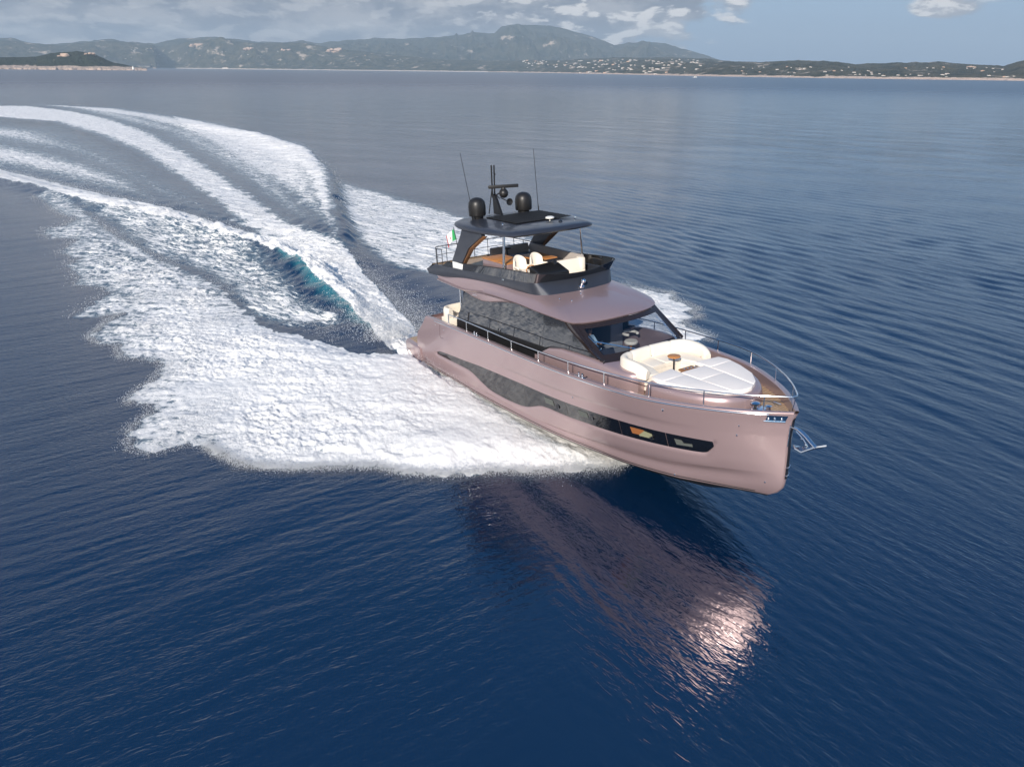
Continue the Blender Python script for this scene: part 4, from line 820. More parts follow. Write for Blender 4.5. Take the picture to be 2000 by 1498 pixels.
# glass screen round the flybridge
G0 = [(3.35, -1.93, 4.95)] + [(x, y, z + .005) for x, y, z in K1[2:]]
G1 = [(3.8, -1.90, 5.17), (5.4, -1.90, 5.33), (7.6, -1.90, 5.55), (9.2, -1.90, 5.68), (10.1, -1.85, 5.73), (10.42, -1.68, 5.73), (10.50, -1.2, 5.66), (10.55, -.8, 5.60), (10.6, -.5, 5.58), (10.62, -.2, 5.57), (10.63, 0, 5.57)]
gs = MB(); gs.grid([ring(G0), ring(G1)], flip=True); gs.build('flybridge_screen', M['sideglass'], Y, angle=60)
mb = MB(); mb.tube([Vector(p) + Vector((0, 0, .008)) for p in ring(G1, 4)], .018, 6); mb.build('screen_rail', M['black'], Y)
# search light
mb = MB(); mb.lathe([(.13, 0), (.12, .05), (.06, .08), (.05, .16)], (10.62, .0, 5.06), 20, Matrix.Rotation(R(25), 4, 'Y')); mb.ball((10.74, 0, 5.28), .1, (1.15, 1, .95), 18)
SL = mb.build('search_light', M['chrome'], Y)
# ---- hardtop
HT = [(x + .13, y, z) for x, y, z in [(4.35, -1.55, 6.88), (4.75, -1.98, 6.86), (5.6, -2.16, 6.84), (6.8, -2.12, 6.83), (7.9, -1.95, 6.84), (8.7, -1.84, 6.86), (9.02, -1.62, 6.88), (9.18, -1.0, 6.90), (9.25, -.5, 6.905), (9.27, 0, 6.91)]]
sh = lambda k, dz, dx=0: [(6.6 + (x - 6.6) * k + dx, y * k, z + dz) for x, y, z in HT]
ht = MB(); ht.grid([ring(sh(.93, -.085)), ring(sh(.985, -.06)), ring(sh(1.0, 0)), ring(sh(.985, .07)), ring(sh(.93, .125)), ring(sh(.80, .15)), ring([(6.6 + (x - 6.6) * .45, y * .45, 7.06) for x, y, z in HT])], flip=True)
def fan_close(mb, rg, z=None, up=True):
    n = len(rg); half = n // 2
    mb.grid([[rg[i], rg[n - 1 - i]] for i in range(half + 1)], flip=not up)
fan_close(ht, ring([(6.6 + (x - 6.6) * .45, y * .45, 7.06) for x, y, z in HT])); fan_close(ht, ring(sh(.93, -.085)), up=False)
# close the trailing edge
a_ = [ring(q)[0] for q in (sh(.93, -.085), sh(.985, -.06), sh(1.0, 0), sh(.985, .07), sh(.93, .125), sh(.80, .15), [(6.6 + (x - 6.6) * .45, y * .45, 7.06) for x, y, z in HT])]
ht.grid([a_, [Vector((p.x, -p.y, p.z)) for p in a_]], flip=True)
ht.build('hardtop', M['anthracite'], Y, angle=50)
mb = MB()
for i in range(12):
    x = 5.68 + i * .19; mb.box((x, .35, 7.085 + .004 * (i % 2)), (.178, 2.5, .04), .012, ry=R(-9))
mb.build('louvred_sunroof', M['black'], Y)
# slanted hardtop legs with copper-brown inner face
for s in (-1, 1):
    o, i_ = 1.98, 1.76
    def q(x, z, y): return (x, s * y, z)
    mb = MB(); mb.plate([q(4.35, 5.30, o - .05), q(5.22, 5.34, o - .05), q(5.95, 6.05, o), q(7.1, 6.66, o + .02), q(7.05, 6.84, o + .02), q(5.55, 6.84, o), q(5.35, 6.5, o)], (0, -s, 0), .16)
    mb.build('hardtop_leg', M['anthracite'], Y)
    mb = MB(); mb.plate([q(5.24, 5.34, o - .10), q(5.98, 6.05, o - .06), q(7.1, 6.655, o - .04), q(7.1, 6.64, i_), q(6.0, 6.02, i_), q(5.27, 5.32, i_)], (.3, 0, -1), .03)
    mb.build('leg_lining', M['darkwood'], Y)
    mb = MB(); mb.box((4.8, s * 1.85, 5.12), (.86, .16, .36), .02); mb.build('leg_foot', M['whitecl'], Y)
    mb = MB(); mb.tube([(8.32, s * 1.84, 5.15), (8.30, s * 1.74, 6.80)], .05, 14); mb.lathe([(.08, 0), (.07, .03)], (8.32, s * 1.84, 5.2), 14); mb.build('hardtop_post', M['chrome'], Y)
# satellite domes
for s in (-1, 1):
    mb = MB(); c = (5.25, s * 1.1, 7.02)
    mb.lathe([(.22, 0), (.24, .05), (.24, .10), (.32, .12), (.345, .16), (.35, .45), (.342, .55), (.32, .66), (.26, .75), (.17, .81), (.07, .835), (0, .84)], c, 32)
    mb.build('satellite_dome', M['domeblk'], Y, angle=40)
# mast with radar
ms = MB(); ms.plate([(4.75, -.05, 7.05), (5.35, -.05, 7.05), (4.95, -.05, 7.72), (4.80, -.05, 7.85), (4.72, -.05, 7.85)], (0, 1, 0), .10)
ms.tube([(4.72, -.05, 7.7), (4.75, -.05, 8.98)], .032, 8); ms.tube([(4.78, .02, 7.7), (4.83, .03, 8.98)], .032, 8); ms.tube([(4.45, -.1, 7.03), (4.72, -.05, 8.1)], .022, 6)
ms.tube([(4.78, 0, 7.75), (5.25, 0, 7.93)], .03, 8); ms.tube([(4.78, 0, 7.9), (5.2, 0, 7.70)], .02, 8); ms.ball((4.79, .06, 8.62), .045, n=10)
ms.build('radar_mast', M['black'], Y)
mb = MB(); mb.ball((5.45, .05, 7.92), .19, (1, 1, 1), 20); mb.lathe([(.1, 0), (.08, .12)], (5.45, .05, 8.05), 16); mb.build('radar_gearbox', M['domeblk'], Y)
mb = MB(); mb.box((5.45, .05, 8.19), (.16, 1.22, .13), .03, rz=R(-22)); mb.build('radar_scanner', M['domeblk'], Y)
mb = MB(); mb.lathe([(.02, -.12), (.05, -.1), (.14, 0), (.14, .04), (.12, .01), (.03, -.02), (0, -.02)], (5.75, .12, 7.60), 22, Matrix.Rotation(R(90), 4, 'Y')); mb.tube([(5.2, .05, 7.72), (5.65, .1, 7.62)], .02, 6); mb.build('horn_speaker', M['domeblk'], Y)
mb = MB(); mb.tube([(5.55, -1.38, 7.02), (5.38, -1.38, 7.25), (4.62, -1.36, 9.55)], [.018, .015, .010], 6); mb.tube([(5.56, -1.38, 6.98), (5.42, -1.38, 7.16)], .025, 8); mb.build('whip_antenna', M['black'], Y)
mb = MB(); mb.tube([(5.25, 1.85, 6.95), (5.22, 1.85, 7.2), (4.98, 1.86, 9.5)], [.018, .015, .010], 6); mb.tube([(5.25, 1.85, 6.95), (5.23, 1.85, 7.22)], .024, 8); mb.build('whip_antenna', M['black'], Y)
mb = MB(); mb.lathe([(.03, 0), (.03, .08), (.17, .10), (.17, .14), (.10, .17), (0, .175)], (8.05, .48, 7.05), 22); mb.build('gps_antenna', M['lens'], Y)
mb = MB(); mb.ball((8.55, .62, 7.05), .08, n=12); mb.tube([(8.3, .5, 6.99), (8.5, .6, 7.03)], .03, 6); mb.build('camera_dome', M['blackgloss'], Y)
for c_, r_, q_ in (((7.75, -.95, 6.99), .05, (1, 1, .6)), ((8.2, 1.55, 7.05), .035, (1, 1, 2)), ((7.35, -1.2, 7.0), .035, (1, 1, 2))): mb = MB(); mb.ball(c_, r_, q_, 10); mb.build('navigation_light', M['chrome'], Y)
# ---- aft flybridge rail
mb = MB(); rl = [(3.3, -1.86, 5.0), (3.3, -1.86, 5.62), (2.75, -1.88, 5.60), (2.5, -1.75, 5.60), (2.42, -1.3, 5.60), (2.42, 0, 5.60), (2.42, 1.3, 5.60), (2.5, 1.75, 5.60), (2.75, 1.88, 5.60), (4.6, 1.88, 5.62)]
mb.tube(rl[1:], .02, 7); mb.tube([(x, y, 5.24) for x, y, z in rl[1:]], .013, 6)
for (x, y) in ((3.3, -1.86), (2.85, -1.88), (2.5, -1.75), (2.42, -1.2), (2.42, -.5), (2.42, .2), (2.42, .9), (2.5, 1.75), (3.1, 1.88), (3.9, 1.88), (4.6, 1.88)): mb.tube([(x, y, 4.85), (x, y, 5.6)], .016, 6)
mb.build('flybridge_rail', M['darkrail'], Y)
# ---- bow rail
def rh(u): return float(np.interp(u, [3, 6, 10, 14, 16, 18, 20], [.42, .40, .34, .38, .42, .44, .42]))
def rp(u, s, k=1.0):
    t = float(zs(u)); w = min(.10, float(bs(u)) * .5); return Vector((hx(u, t) + (.0 * k * max(0, u - 17) / 3), s * (float(bs(u)) - w - .05 * (1 - k) * 0), t + .04 + rh(u) * k))
for s in (-1, 1):
    mb = MB(); uu = [4.55, 4.6] + [u for u in us if 4.7 < u < 19.9]; P = [rp(4.52, s, .1)] + [rp(u, s) for u in uu]
    mb.tube(P, .021, 8)
    for u in (4.6, 6.4, 8.17, 9.9, 11.65, 13.3, 14.95, 16.6, 18.1, 19.4): mb.tube([rp(u, s, 0) - Vector((0, 0, .03)), rp(u, s, 1)], .017, 7)
    mb.build('side_rail', M['chrome'], Y)
mb = MB(); A = rp(19.88, -1); B = rp(19.88, 1); mb.tube(spline([rp(19.6, -1), A, (A + B) / 2 + Vector((.04, 0, 0)), B, rp(19.6, 1)], 5), .021, 8); mb.tube([Vector((19.82, 0, 3.38)), (A + B) / 2 + Vector((.05, 0, 0))], .017, 7); mb.build('pulpit_rail', M['chrome'], Y)
# ---- foredeck: trunk, sofa, sun pad
def trz(x): return float(np.interp(x, [10.6, 10.9, 11.27, 12, 12.84, 13.66, 14.7, 15.5], [3.0, 3.16, 3.34, 3.49, 3.54, 3.54, 3.47, 3.44]))
for s in (-1, 1):
    mb = MB(); rows = []
    for x in np.linspace(10.5, 15.38, 44):
        z = trz(x); yo = float(np.interp(x, [10.5, 13, 14.5, 15.0, 15.25, 15.38], [2.02, 2.0, 1.83, 1.74, 1.62, 1.42])); zb = zdk(x) - .03
        rows.append([(x, s * (yo + .03), zb), (x, s * yo, zb + (z - zb) * .5), (x, s * (yo - .02), z - .10), (x, s * (yo - .07), z - .03), (x, s * (yo - .16), z), (x, s * (1.33 if x > 13.9 else 1.74), z)] + ([(x, s * .5, z), (x, 0, z)] if 13.9 < x < 14.3 else [(x, s * (1.33 if x > 13.9 else 1.74), z - .05), (x, s * (1.33 if x > 13.9 else 1.74), zb)]))
    mb.grid(rows, flip=(s > 0))
    ze = trz(15.38); mb.face([(15.38, s * 1.45, zdk(15.4) - .03), (15.38, s * 1.42, ze - .12), (15.38, s * 1.25, ze), (15.38, s * 1.18, ze), (15.38, s * 1.18, zdk(15.4) - .03)])
    mb.build('foredeck_trunk', M['paint'], Y, angle=50)
# U-shaped sofa
pth = spline([(15.62, -1.27, 0), (15.25, -1.36, 0), (14.75, -1.38, 0), (14.45, -1.22, 0), (14.32, -.85, 0), (14.27, -.3, 0), (14.26, 0, 0)], 6); pth = pth + [Vector((p.x, -p.y, 0)) for p in pth[-2::-1]]
def back_seg(a, b):
    mb = MB(); rows = []; q = pth[a:b + 1]
    for i, p in enumerate(q):
        d = (pth[min(a + i + 1, len(pth) - 1)] - pth[max(a + i - 1, 0)]).normalized(); n = Vector((d.y, -d.x, 0))   # outward? toward inside the U
        e = 1.0; g = min(i, len(q) - 1 - i); tk = .11 - (.02 if g == 0 else 0); hh = 3.76 - (.02 if g == 0 else 0)
        hh -= .17 * (max(0, abs(a + i - 36) - 26) / 10) ** 2
        rows.append([p + n * o_ + Vector((0, 0, z_)) for o_, z_ in ((tk, 3.30), (tk + .02, 3.5), (tk, hh - .05), (tk * .6, hh), (0, hh + .01), (-tk * .6, hh), (-tk, hh - .05), (-tk - .01, 3.3))])
    mb.grid(rows, flip=False)
    for r_ in (rows[0], rows[-1]): mb.face(r_)
    return mb.build('sofa_back_cushion', M['cream'], Y, angle=60, recalc=True)
for a, b in ((0, 24), (24, 36), (36, 48), (48, len(pth) - 1)): back_seg(a, b)
mb = MB(); mb.poly([(14.4, -1.2), (15.62, -1.18), (15.62, -.78), (15.08, -.62), (15.02, 0), (15.08, .62), (15.62, .78), (15.62, 1.18), (14.4, 1.2)], 2.85, 3.24, .02); mb.build('sofa_base', M['cream'], Y)
for pts in ([(14.42, -1.2), (15.6, -1.2), (15.6, -.78), (15.1, -.62), (14.42, -.55)], [(14.36, -.54), (15.08, -.61), (15.04, -.0), (14.36, -.0)], [(14.36, .01), (15.04, .01), (15.08, .61), (14.36, .54)], [(14.42, .55), (15.1, .62), (15.6, .78), (15.6, 1.2), (14.42, 1.2)]):
    mb = MB(); mb.poly(pts, 3.245, 3.40, .04, 4); mb.build('seat_cushion', M['cream'], Y, angle=50)
# sun pad plinth and cushions
pl = [(15.95, -1.5), (16.2, -1.58), (16.9, -1.45), (17.6, -1.18), (18.15, -.75), (18.38, -.35), (18.43, 0)]
pl2 = [Vector((x, y, 0)) for x, y in pl]; pl2 = spline(pl2, 5); pl2 = pl2 + [Vector((p.x, -p.y, 0)) for p in pl2[-2::-1]]
mb = MB(); cen = Vector((17, 0, 0))
def off(p, k): return cen + (p - cen) * k
mb.grid([[Vector((off(p, k).x, off(p, k).y, z)) for p in pl2] for k, z in ((1.10, 2.6), (1.07, 3.0), (1.045, 3.25), (1.02, 3.37), (.985, 3.41), (.93, 3.415))], closed=True)
fl_ = [(off(p, .93).x, off(p, .93).y, 3.415) for p in pl2]; mb.face(fl_)
mb.build('sunpad_plinth', M['paint'], Y, angle=50, recalc=True)
def clipx(p): return p
cush = [
 [(15.92, -1.40), (16.25, -1.47), (16.42, -1.44), (16.42, -.52), (15.80, -.50)],
 [(16.43, -1.44), (16.9, -1.33), (17.55, -1.08), (18.02, -.68), (18.18, -.42), (17.0, -.50), (16.43, -.52)],
 [(16.22, -.49), (17.0, -.485), (17.0, .485), (16.22, .49)],
 [(17.01, -.485), (18.18, -.41), (18.29, -.2), (18.31, 0), (18.29, .2), (18.18, .41), (17.01, .485)],
 [(15.80, .50), (16.42, .52), (16.42, 1.44), (16.25, 1.47), (15.92, 1.40)],
 [(16.43, .52), (17.0, .50), (18.18, .42), (18.02, .68), (17.55, 1.08), (16.9, 1.33), (16.43, 1.44)]]
for pts in cush:
    mb = MB(); mb.poly(pts, 3.418, 3.535, .035, 4); mb.build('sunpad_cushion', M['white'], Y, angle=60)
mb = MB(); mb.box((16.0, .05, 3.43), (.34, .56, .05), .01); mb.box((16.0, .05, 3.458), (.28, .5, .01)); mb.build('tray', M['darkwood'], Y)
for i in range(4): mb = MB(); mb.ball((15.98 + .03 * i, -.12 + .11 * i, 3.48), .03, n=8); mb.build('cup_holder', M['chrome'], Y)
mb = MB(); mb.box((18.75, 0, 3.06), (.35, .5, .03), .02); mb.lathe([(.10, 0), (.10, .05), (.06, .08), (.06, .14), (.13, .17), (.13, .20), (.05, .23)], (18.72, -.12, 3.07), 20); mb.lathe([(.08, 0), (.05, .1), (.09, .13), (.02, .15)], (18.98, .12, 3.07), 16); mb.build('anchor_windlass', M['chrome'], Y)
for s in (-1, 1):
    for u in (18.7,):
        mb = MB(); c = Vector((18.95, s * .52, 3.10)); mb.tube([c + Vector((-.13, 0, .07)), c + Vector((.13, 0, .07))], .018, 8); mb.tube([c + Vector((-.06, 0, -.02)), c + Vector((-.05, 0, .07))], .018, 8); mb.tube([c + Vector((.06, 0, -.02)), c + Vector((.05, 0, .07))], .018, 8); mb.build('mooring_cleat', M['chrome'], Y)
    for u in (7.15, 13.9):
        t = float(zs(u)); mb = MB(); c = Vector((hx(u, t), s * (float(bs(u)) - .1), t + .05)); mb.box(c - Vector((0, 0, .006)), (.5, .13, .02), .005); mb.lathe([(.03, 0), (.025, .08), (.04, .11)], c + Vector((-.09, 0, 0)), 12); mb.lathe([(.03, 0), (.025, .08), (.04, .11)], c + Vector((.09, 0, 0)), 12); mb.build('mooring_cleat', M['chrome'], Y)
# stem plate and chrome bow fittings
mb = MB(); mb.grid([[(float(xstem(z)) + .046 + (.012 if y == 0 else 0), y, z) for y in (-.055, 0, .055)] for z in np.linspace(1.35, 3.2, 24)], flip=False); mb.build('stem_plate', M['darkrail'], Y, recalc=False)
for s in (-1, 1):
    mb = MB(); mb.grid([[hp(u, z, -.012, s) for z in (3.06, 3.12, 3.2, 3.28)] for u in np.linspace(19.55, 19.93, 8)], flip=(s > 0)); mb.build('fairlead_plate', M['chrome'], Y); mb = MB(); [mb.ball(hp(u, 3.17, -.03, s), .035, n=10) for u in (19.6, 19.72, 19.85)]; mb.tube([hp(u, 3.09, -.025, s) for u in np.linspace(19.52, 19.93, 8)], .014, 6); mb.build('fairlead_roller', M['chrome'], Y)
    mb = MB(); mb.tube([(float(xstem(2.9)) + .03, s * .07, 3.0), (float(xstem(2.3)) + .03, s * .07, 2.35)], .016, 6); mb.build('stem_guard', M['chrome'], Y)
for z in (1.75, 1.5): mb = MB(); mb.tube([(float(xstem(z)) + .05 + .05 * math.cos(t), -.0 + .055 * math.sin(t), z + .04 * math.sin(t)) for t in np.linspace(0, 2 * math.pi, 13)[:-1]], .014, 6, closed=True); mb.build('bow_eye', M['chrome'], Y)
# ---- flybridge furniture fixed to the boat
mb = MB(); mb.box((7.35, -1.22, 5.28), (1.75, .9, .84), .04); BC = mb.build('bar_unit', M['paint'], Y)
mb = MB(); mb.box((6.95, -1.22, 5.715), (.98, .94, .045), .012); mb.build('bar_top', M['wood'], BC); mb = MB(); mb.box((7.86, -1.22, 5.715), (.72, .94, .045), .012); mb.build('bar_top', M['wood'], BC)
mb = MB(); mb.poly([(9.5, -1.45), (10.1, -1.45), (10.25, -1.1), (10.25, -.25), (9.6, -.25), (9.4, -.6)], 4.86, 5.76, .08)
for v in mb.bm.verts:
    if v.co.z > 5.5 and v.co.x < 9.8: v.co.z += .08
    if v.co.z > 5.5 and v.co.x > 10.0: v.co.z -= .10
HC = mb.build('flybridge_helm_console', M['black'], Y)
mb = MB(); mb.tube([(9.12 + .05 * math.cos(t), -1.12 + .19 * math.cos(t), 5.58 + .17 * math.sin(t)) for t in np.linspace(0, 2 * math.pi, 21)[:-1]], .02, 7, closed=True); mb.tube([(9.12, -1.12, 5.58), (9.3, -1.12, 5.5)], .03, 8); mb.build('steering_wheel', M['wood'], HC)
mb = MB(); mb.box((9.6, -.45, 5.80), (.22, .16, .16), .04, ry=R(-30)); mb.build('throttle', M['black'], HC)
# bench ahead of the console and sofa along port
mb = MB(); mb.box((9.5, .85, 5.02), (.8, 1.3, .32), .05); mb.box((8.92, .72, 5.38), (.18, 1.35, .60), .07, ry=R(-16)); mb.box((8.9, 1.28, 5.46), (.36, .2, .48), .07); mb.build('forward_lounge', M['cream'], Y)
sf = MB(); sf.box((6.6, 1.40, 5.08), (3.6, .72, .4), .06); sf.box((6.6, 1.72, 5.36), (3.7, .16, .55), .06); sf.box((4.95, .7, 5.08), (.75, 1.6, .4), .06); sf.box((4.62, .7, 5.36), (.16, 1.9, .55), .06); sf.build('flybridge_sofa', M['creamshade'], Y)
mb = MB(); mb.box((8.35, .95, 5.34), (.55, 1.5, .3), .08); mb.build('lounge_backrest', M['creamshade'], Y)
# cockpit sofa behind the saloon
mb = MB(); mb.box((3.6, -.6, 2.35), (.75, 3.0, .75), .06); mb.build('cockpit_sofa_base', M['cream'], Y)
mb = MB(); q = spline([(3.9, -1.95, 0), (3.5, -1.97, 0), (3.25, -1.75, 0), (3.20, -1.0, 0), (3.20, .8, 0)], 6); rows = []
for i, p in enumerate(q):
    d = (q[min(i + 1, len(q) - 1)] - q[max(i - 1, 0)]).normalized(); n = Vector((d.y, -d.x, 0)); rows.append([p + n * o_ + Vector((0, 0, z_)) for o_, z_ in ((.10, 2.5), (.12, 3.0), (.08, 3.14), (0, 3.17), (-.08, 3.14), (-.11, 3.0), (-.11, 2.5))])
mb.grid(rows); mb.face(rows[0]); mb.face(rows[-1]); mb.build('cockpit_sofa_back', M['cream'], Y, angle=60, recalc=True)
for s in (-1, 1): mb = MB(); mb.tube([(4.72, s * 1.85, 2.1), (4.76, s * 1.86, 4.28)], .04, 10); mb.build('overhang_post', M['chrome'], Y)

# ------------------------------------------------------------------ things standing on the yacht
def at(x, y, z, rz=0.0): return YM @ Matrix.Translation((x, y, z)) @ Matrix.Rotation(rz, 4, 'Z')
# anchor hanging from the stem
A = empty('anchor', at(19.85, 0, 2.95)); A.scale = (.8, .8, .8); tag(A, 'polished steel anchor hanging from the bow roller', 'anchor')
mb = MB(); sh_ = spline([(0.0, 0, -.02), (.28, 0, -.03), (.55, 0, -.14), (.80, 0, -.30), (1.0, 0, -.42)], 6)
for yy in (-.055, .055): mb.tube([p + Vector((0, yy, 0)) for p in sh_], .022, 8)
mb.grid([[p + Vector((0, y_, .018)) for y_ in (-.055, .055)] for p in sh_]); mb.build('shank', M['chrome'], A)
mb = MB(); mb.plate([(.95, -.05, -.40), (.62, -.22, -.64), (.42, -.30, -.56), (.30, -.20, -.52), (.55, -.14, -.50), (.75, 0, -.50), (.95, .30, -.52), (1.12, .34, -.36), (1.22, .2, -.30), (1.05, .05, -.36)], (.15, -.3, -1), .035)
mb.build('fluke', M['chrome'], A, recalc=True)
mb = MB(); mb.ball((.45, .0, -.30), .05, n=10); mb.ball((.62, 0, -.46), .05, n=10); mb.tube([(.2, 0, -.12), (.5, 0, -.3), (.7, 0, -.5)], .02, 6); mb.build('shackle', M['chrome'], A)
# cocktail table on the foredeck
T = empty('cocktail_table', at(15.33, .06, 2.95)); tag(T, 'small round wooden table on a dark column among the cream bow sofa', 'table')
mb = MB(); mb.lathe([(.19, .70), (.205, .71), (.205, .73), (.19, .74), (0, .74)], n=32); mb.lathe([(.0, .695), (.19, .70)], n=32); mb.build('table_top', M['wood'], T)
mb = MB(); mb.tube([(0, 0, .0), (0, 0, .70)], .025, 10); mb.box((0, 0, .03), (.16, .16, .06), .01); mb.build('column', M['darkrail'], T)
# dining table on the flybridge
T = empty('dining_table', at(7.35, .35, 4.86)); tag(T, 'square wooden dining table in the shade of the hardtop', 'table')
mb = MB(); mb.box((0, 0, .74), (1.3, .95, .05), .012); mb.build('table_top', M['wood'], T)
mb = MB(); mb.tube([(0, 0, 0), (0, 0, .72)], .05, 12); mb.box((0, 0, .02), (.5, .4, .04), .01); mb.build('pedestal', M['darkrail'], T)
# helm seats
def helm_seat(x, y, rz, label):
    T = empty('helm_chair', at(x, y, 4.86, rz)); tag(T, label, 'chair', 'cream helm chairs on the flybridge')
    mb = MB(); mb.box((.03, 0, .60), (.50, .50, .14), .05, seg=3); mb.build('cushion', M['cream'], T)
    mb = MB(); b = []
    for k in np.linspace(-1, 1, 13):
        a = k * 1.25; xx = -.20 - .06 * math.cos(a) + .20 * (1 - math.cos(a)); yy = .27 * math.sin(a)
        h_ = .62 + .46 * (0.5 + 0.5 * math.cos(a)) ** .8 + .10
        b.append([Vector((xx, yy, .60)), Vector((xx - .02, yy, .8 + .0)), Vector((xx - .06, yy * .95, h_ - .03)), Vector((xx - .10, yy * .93, h_)), Vector((xx - .14, yy * .98, h_ - .04)), Vector((xx - .11, yy * 1.15, .8)), Vector((xx - .07, yy * 1.15, .60))])
    mb.grid(b); mb.face(b[0]); mb.face(b[-1]); mb.build('backrest', M['cream'], T, angle=60, recalc=True)
    for s in (-1, 1):
        mb = MB(); mb.tube(spline([(-.12, s * .27, .78), (.08, s * .29, .80), (.22, s * .27, .76)], 4), .045, 8); mb.build('armrest', M['cream'], T)
    mb = MB(); mb.tube([(0, 0, 0), (0, 0, .54)], .06, 12); mb.lathe([(.18, 0), (.18, .02), (.06, .05)], n=20); mb.build('pedestal', M['darkrail'], T)
    return T
helm_seat(8.72, -1.25, R(0), 'cream helm chair nearer the chrome post on the flybridge')
helm_seat(8.72, -.52, R(0), 'cream helm chair nearer the middle of the flybridge, behind the console')
T = empty('bar_stool', at(5.35, .15, 4.86)); tag(T, 'black round-topped stool standing aft on the flybridge', 'stool')
mb = MB(); mb.lathe([(.0, .80), (.16, .80), (.18, .82), (.18, .85), (.15, .87), (0, .87)], n=24); mb.build('seat', M['black'], T); mb = MB(); mb.tube([(0, 0, 0), (0, 0, .8)], .03, 8); mb.lathe([(.17, 0), (.17, .02), (.03, .04)], n=18); mb.build('column', M['darkrail'], T)
# ensign on its staff
T = empty('flag', at(1.85, -.25, 4.9)); tag(T, 'green white and red flag with a crest flying at the stern', 'flag')
mb = MB(); mb.tube([(0, 0, -.2), (-.45, 0, 1.25)], .018, 8); mb.build('staff', M['darkrail'], T)
def cloth(name, u0, u1, mt_):
    mb = MB(); rows = []
    for u in np.linspace(u0, u1, 10):
        rows.append([Vector((-.42 + .10 * v - u * .62, -.16 * u + .07 * math.sin(u * 7 + v), 1.18 - .48 * v - u * .42 + .05 * math.sin(u * 6))) for v in np.linspace(0, 1, 8)])
    mb.grid(rows); return mb.build(name, mt_, T, angle=80)
cloth('green_stripe', 0, .34, M['green']); cw = cloth('white_stripe', .34, .67, M['whitecl']); cloth('red_stripe', .67, 1.0, M['red'])
mb = MB(); c = Vector((-.42 + .05 - .5 * .62, -.10, 1.18 - .24 - .21)); mb.ball(c, .075, (1, .3, 1), 12); mb.build('crest', M['red'], T)
# interior chair
T = empty('saloon_chair', at(12.15, 1.05, 2.53)); tag(T, 'white round-backed chair seen through the windscreen', 'chair')
mb = MB(); mb.lathe([(0, .55), (.24, .56), (.25, .62), (.22, .66), (0, .66)], n=24); mb.build('seat', M['cream'], T)
mb = MB(); mb.tube([(-.05 + .25 * math.cos(t), .25 * math.sin(t), .92) for t in np.linspace(.9, 5.4, 18)], .05, 8); mb.build('backrest', M['cream'], T)
mb = MB(); mb.tube([(0, 0, 0), (0, 0, .56)], .04, 10); mb.lathe([(.2, 0), (.2, .02), (.04, .04)], n=18); mb.build('column', M['wood'], T)
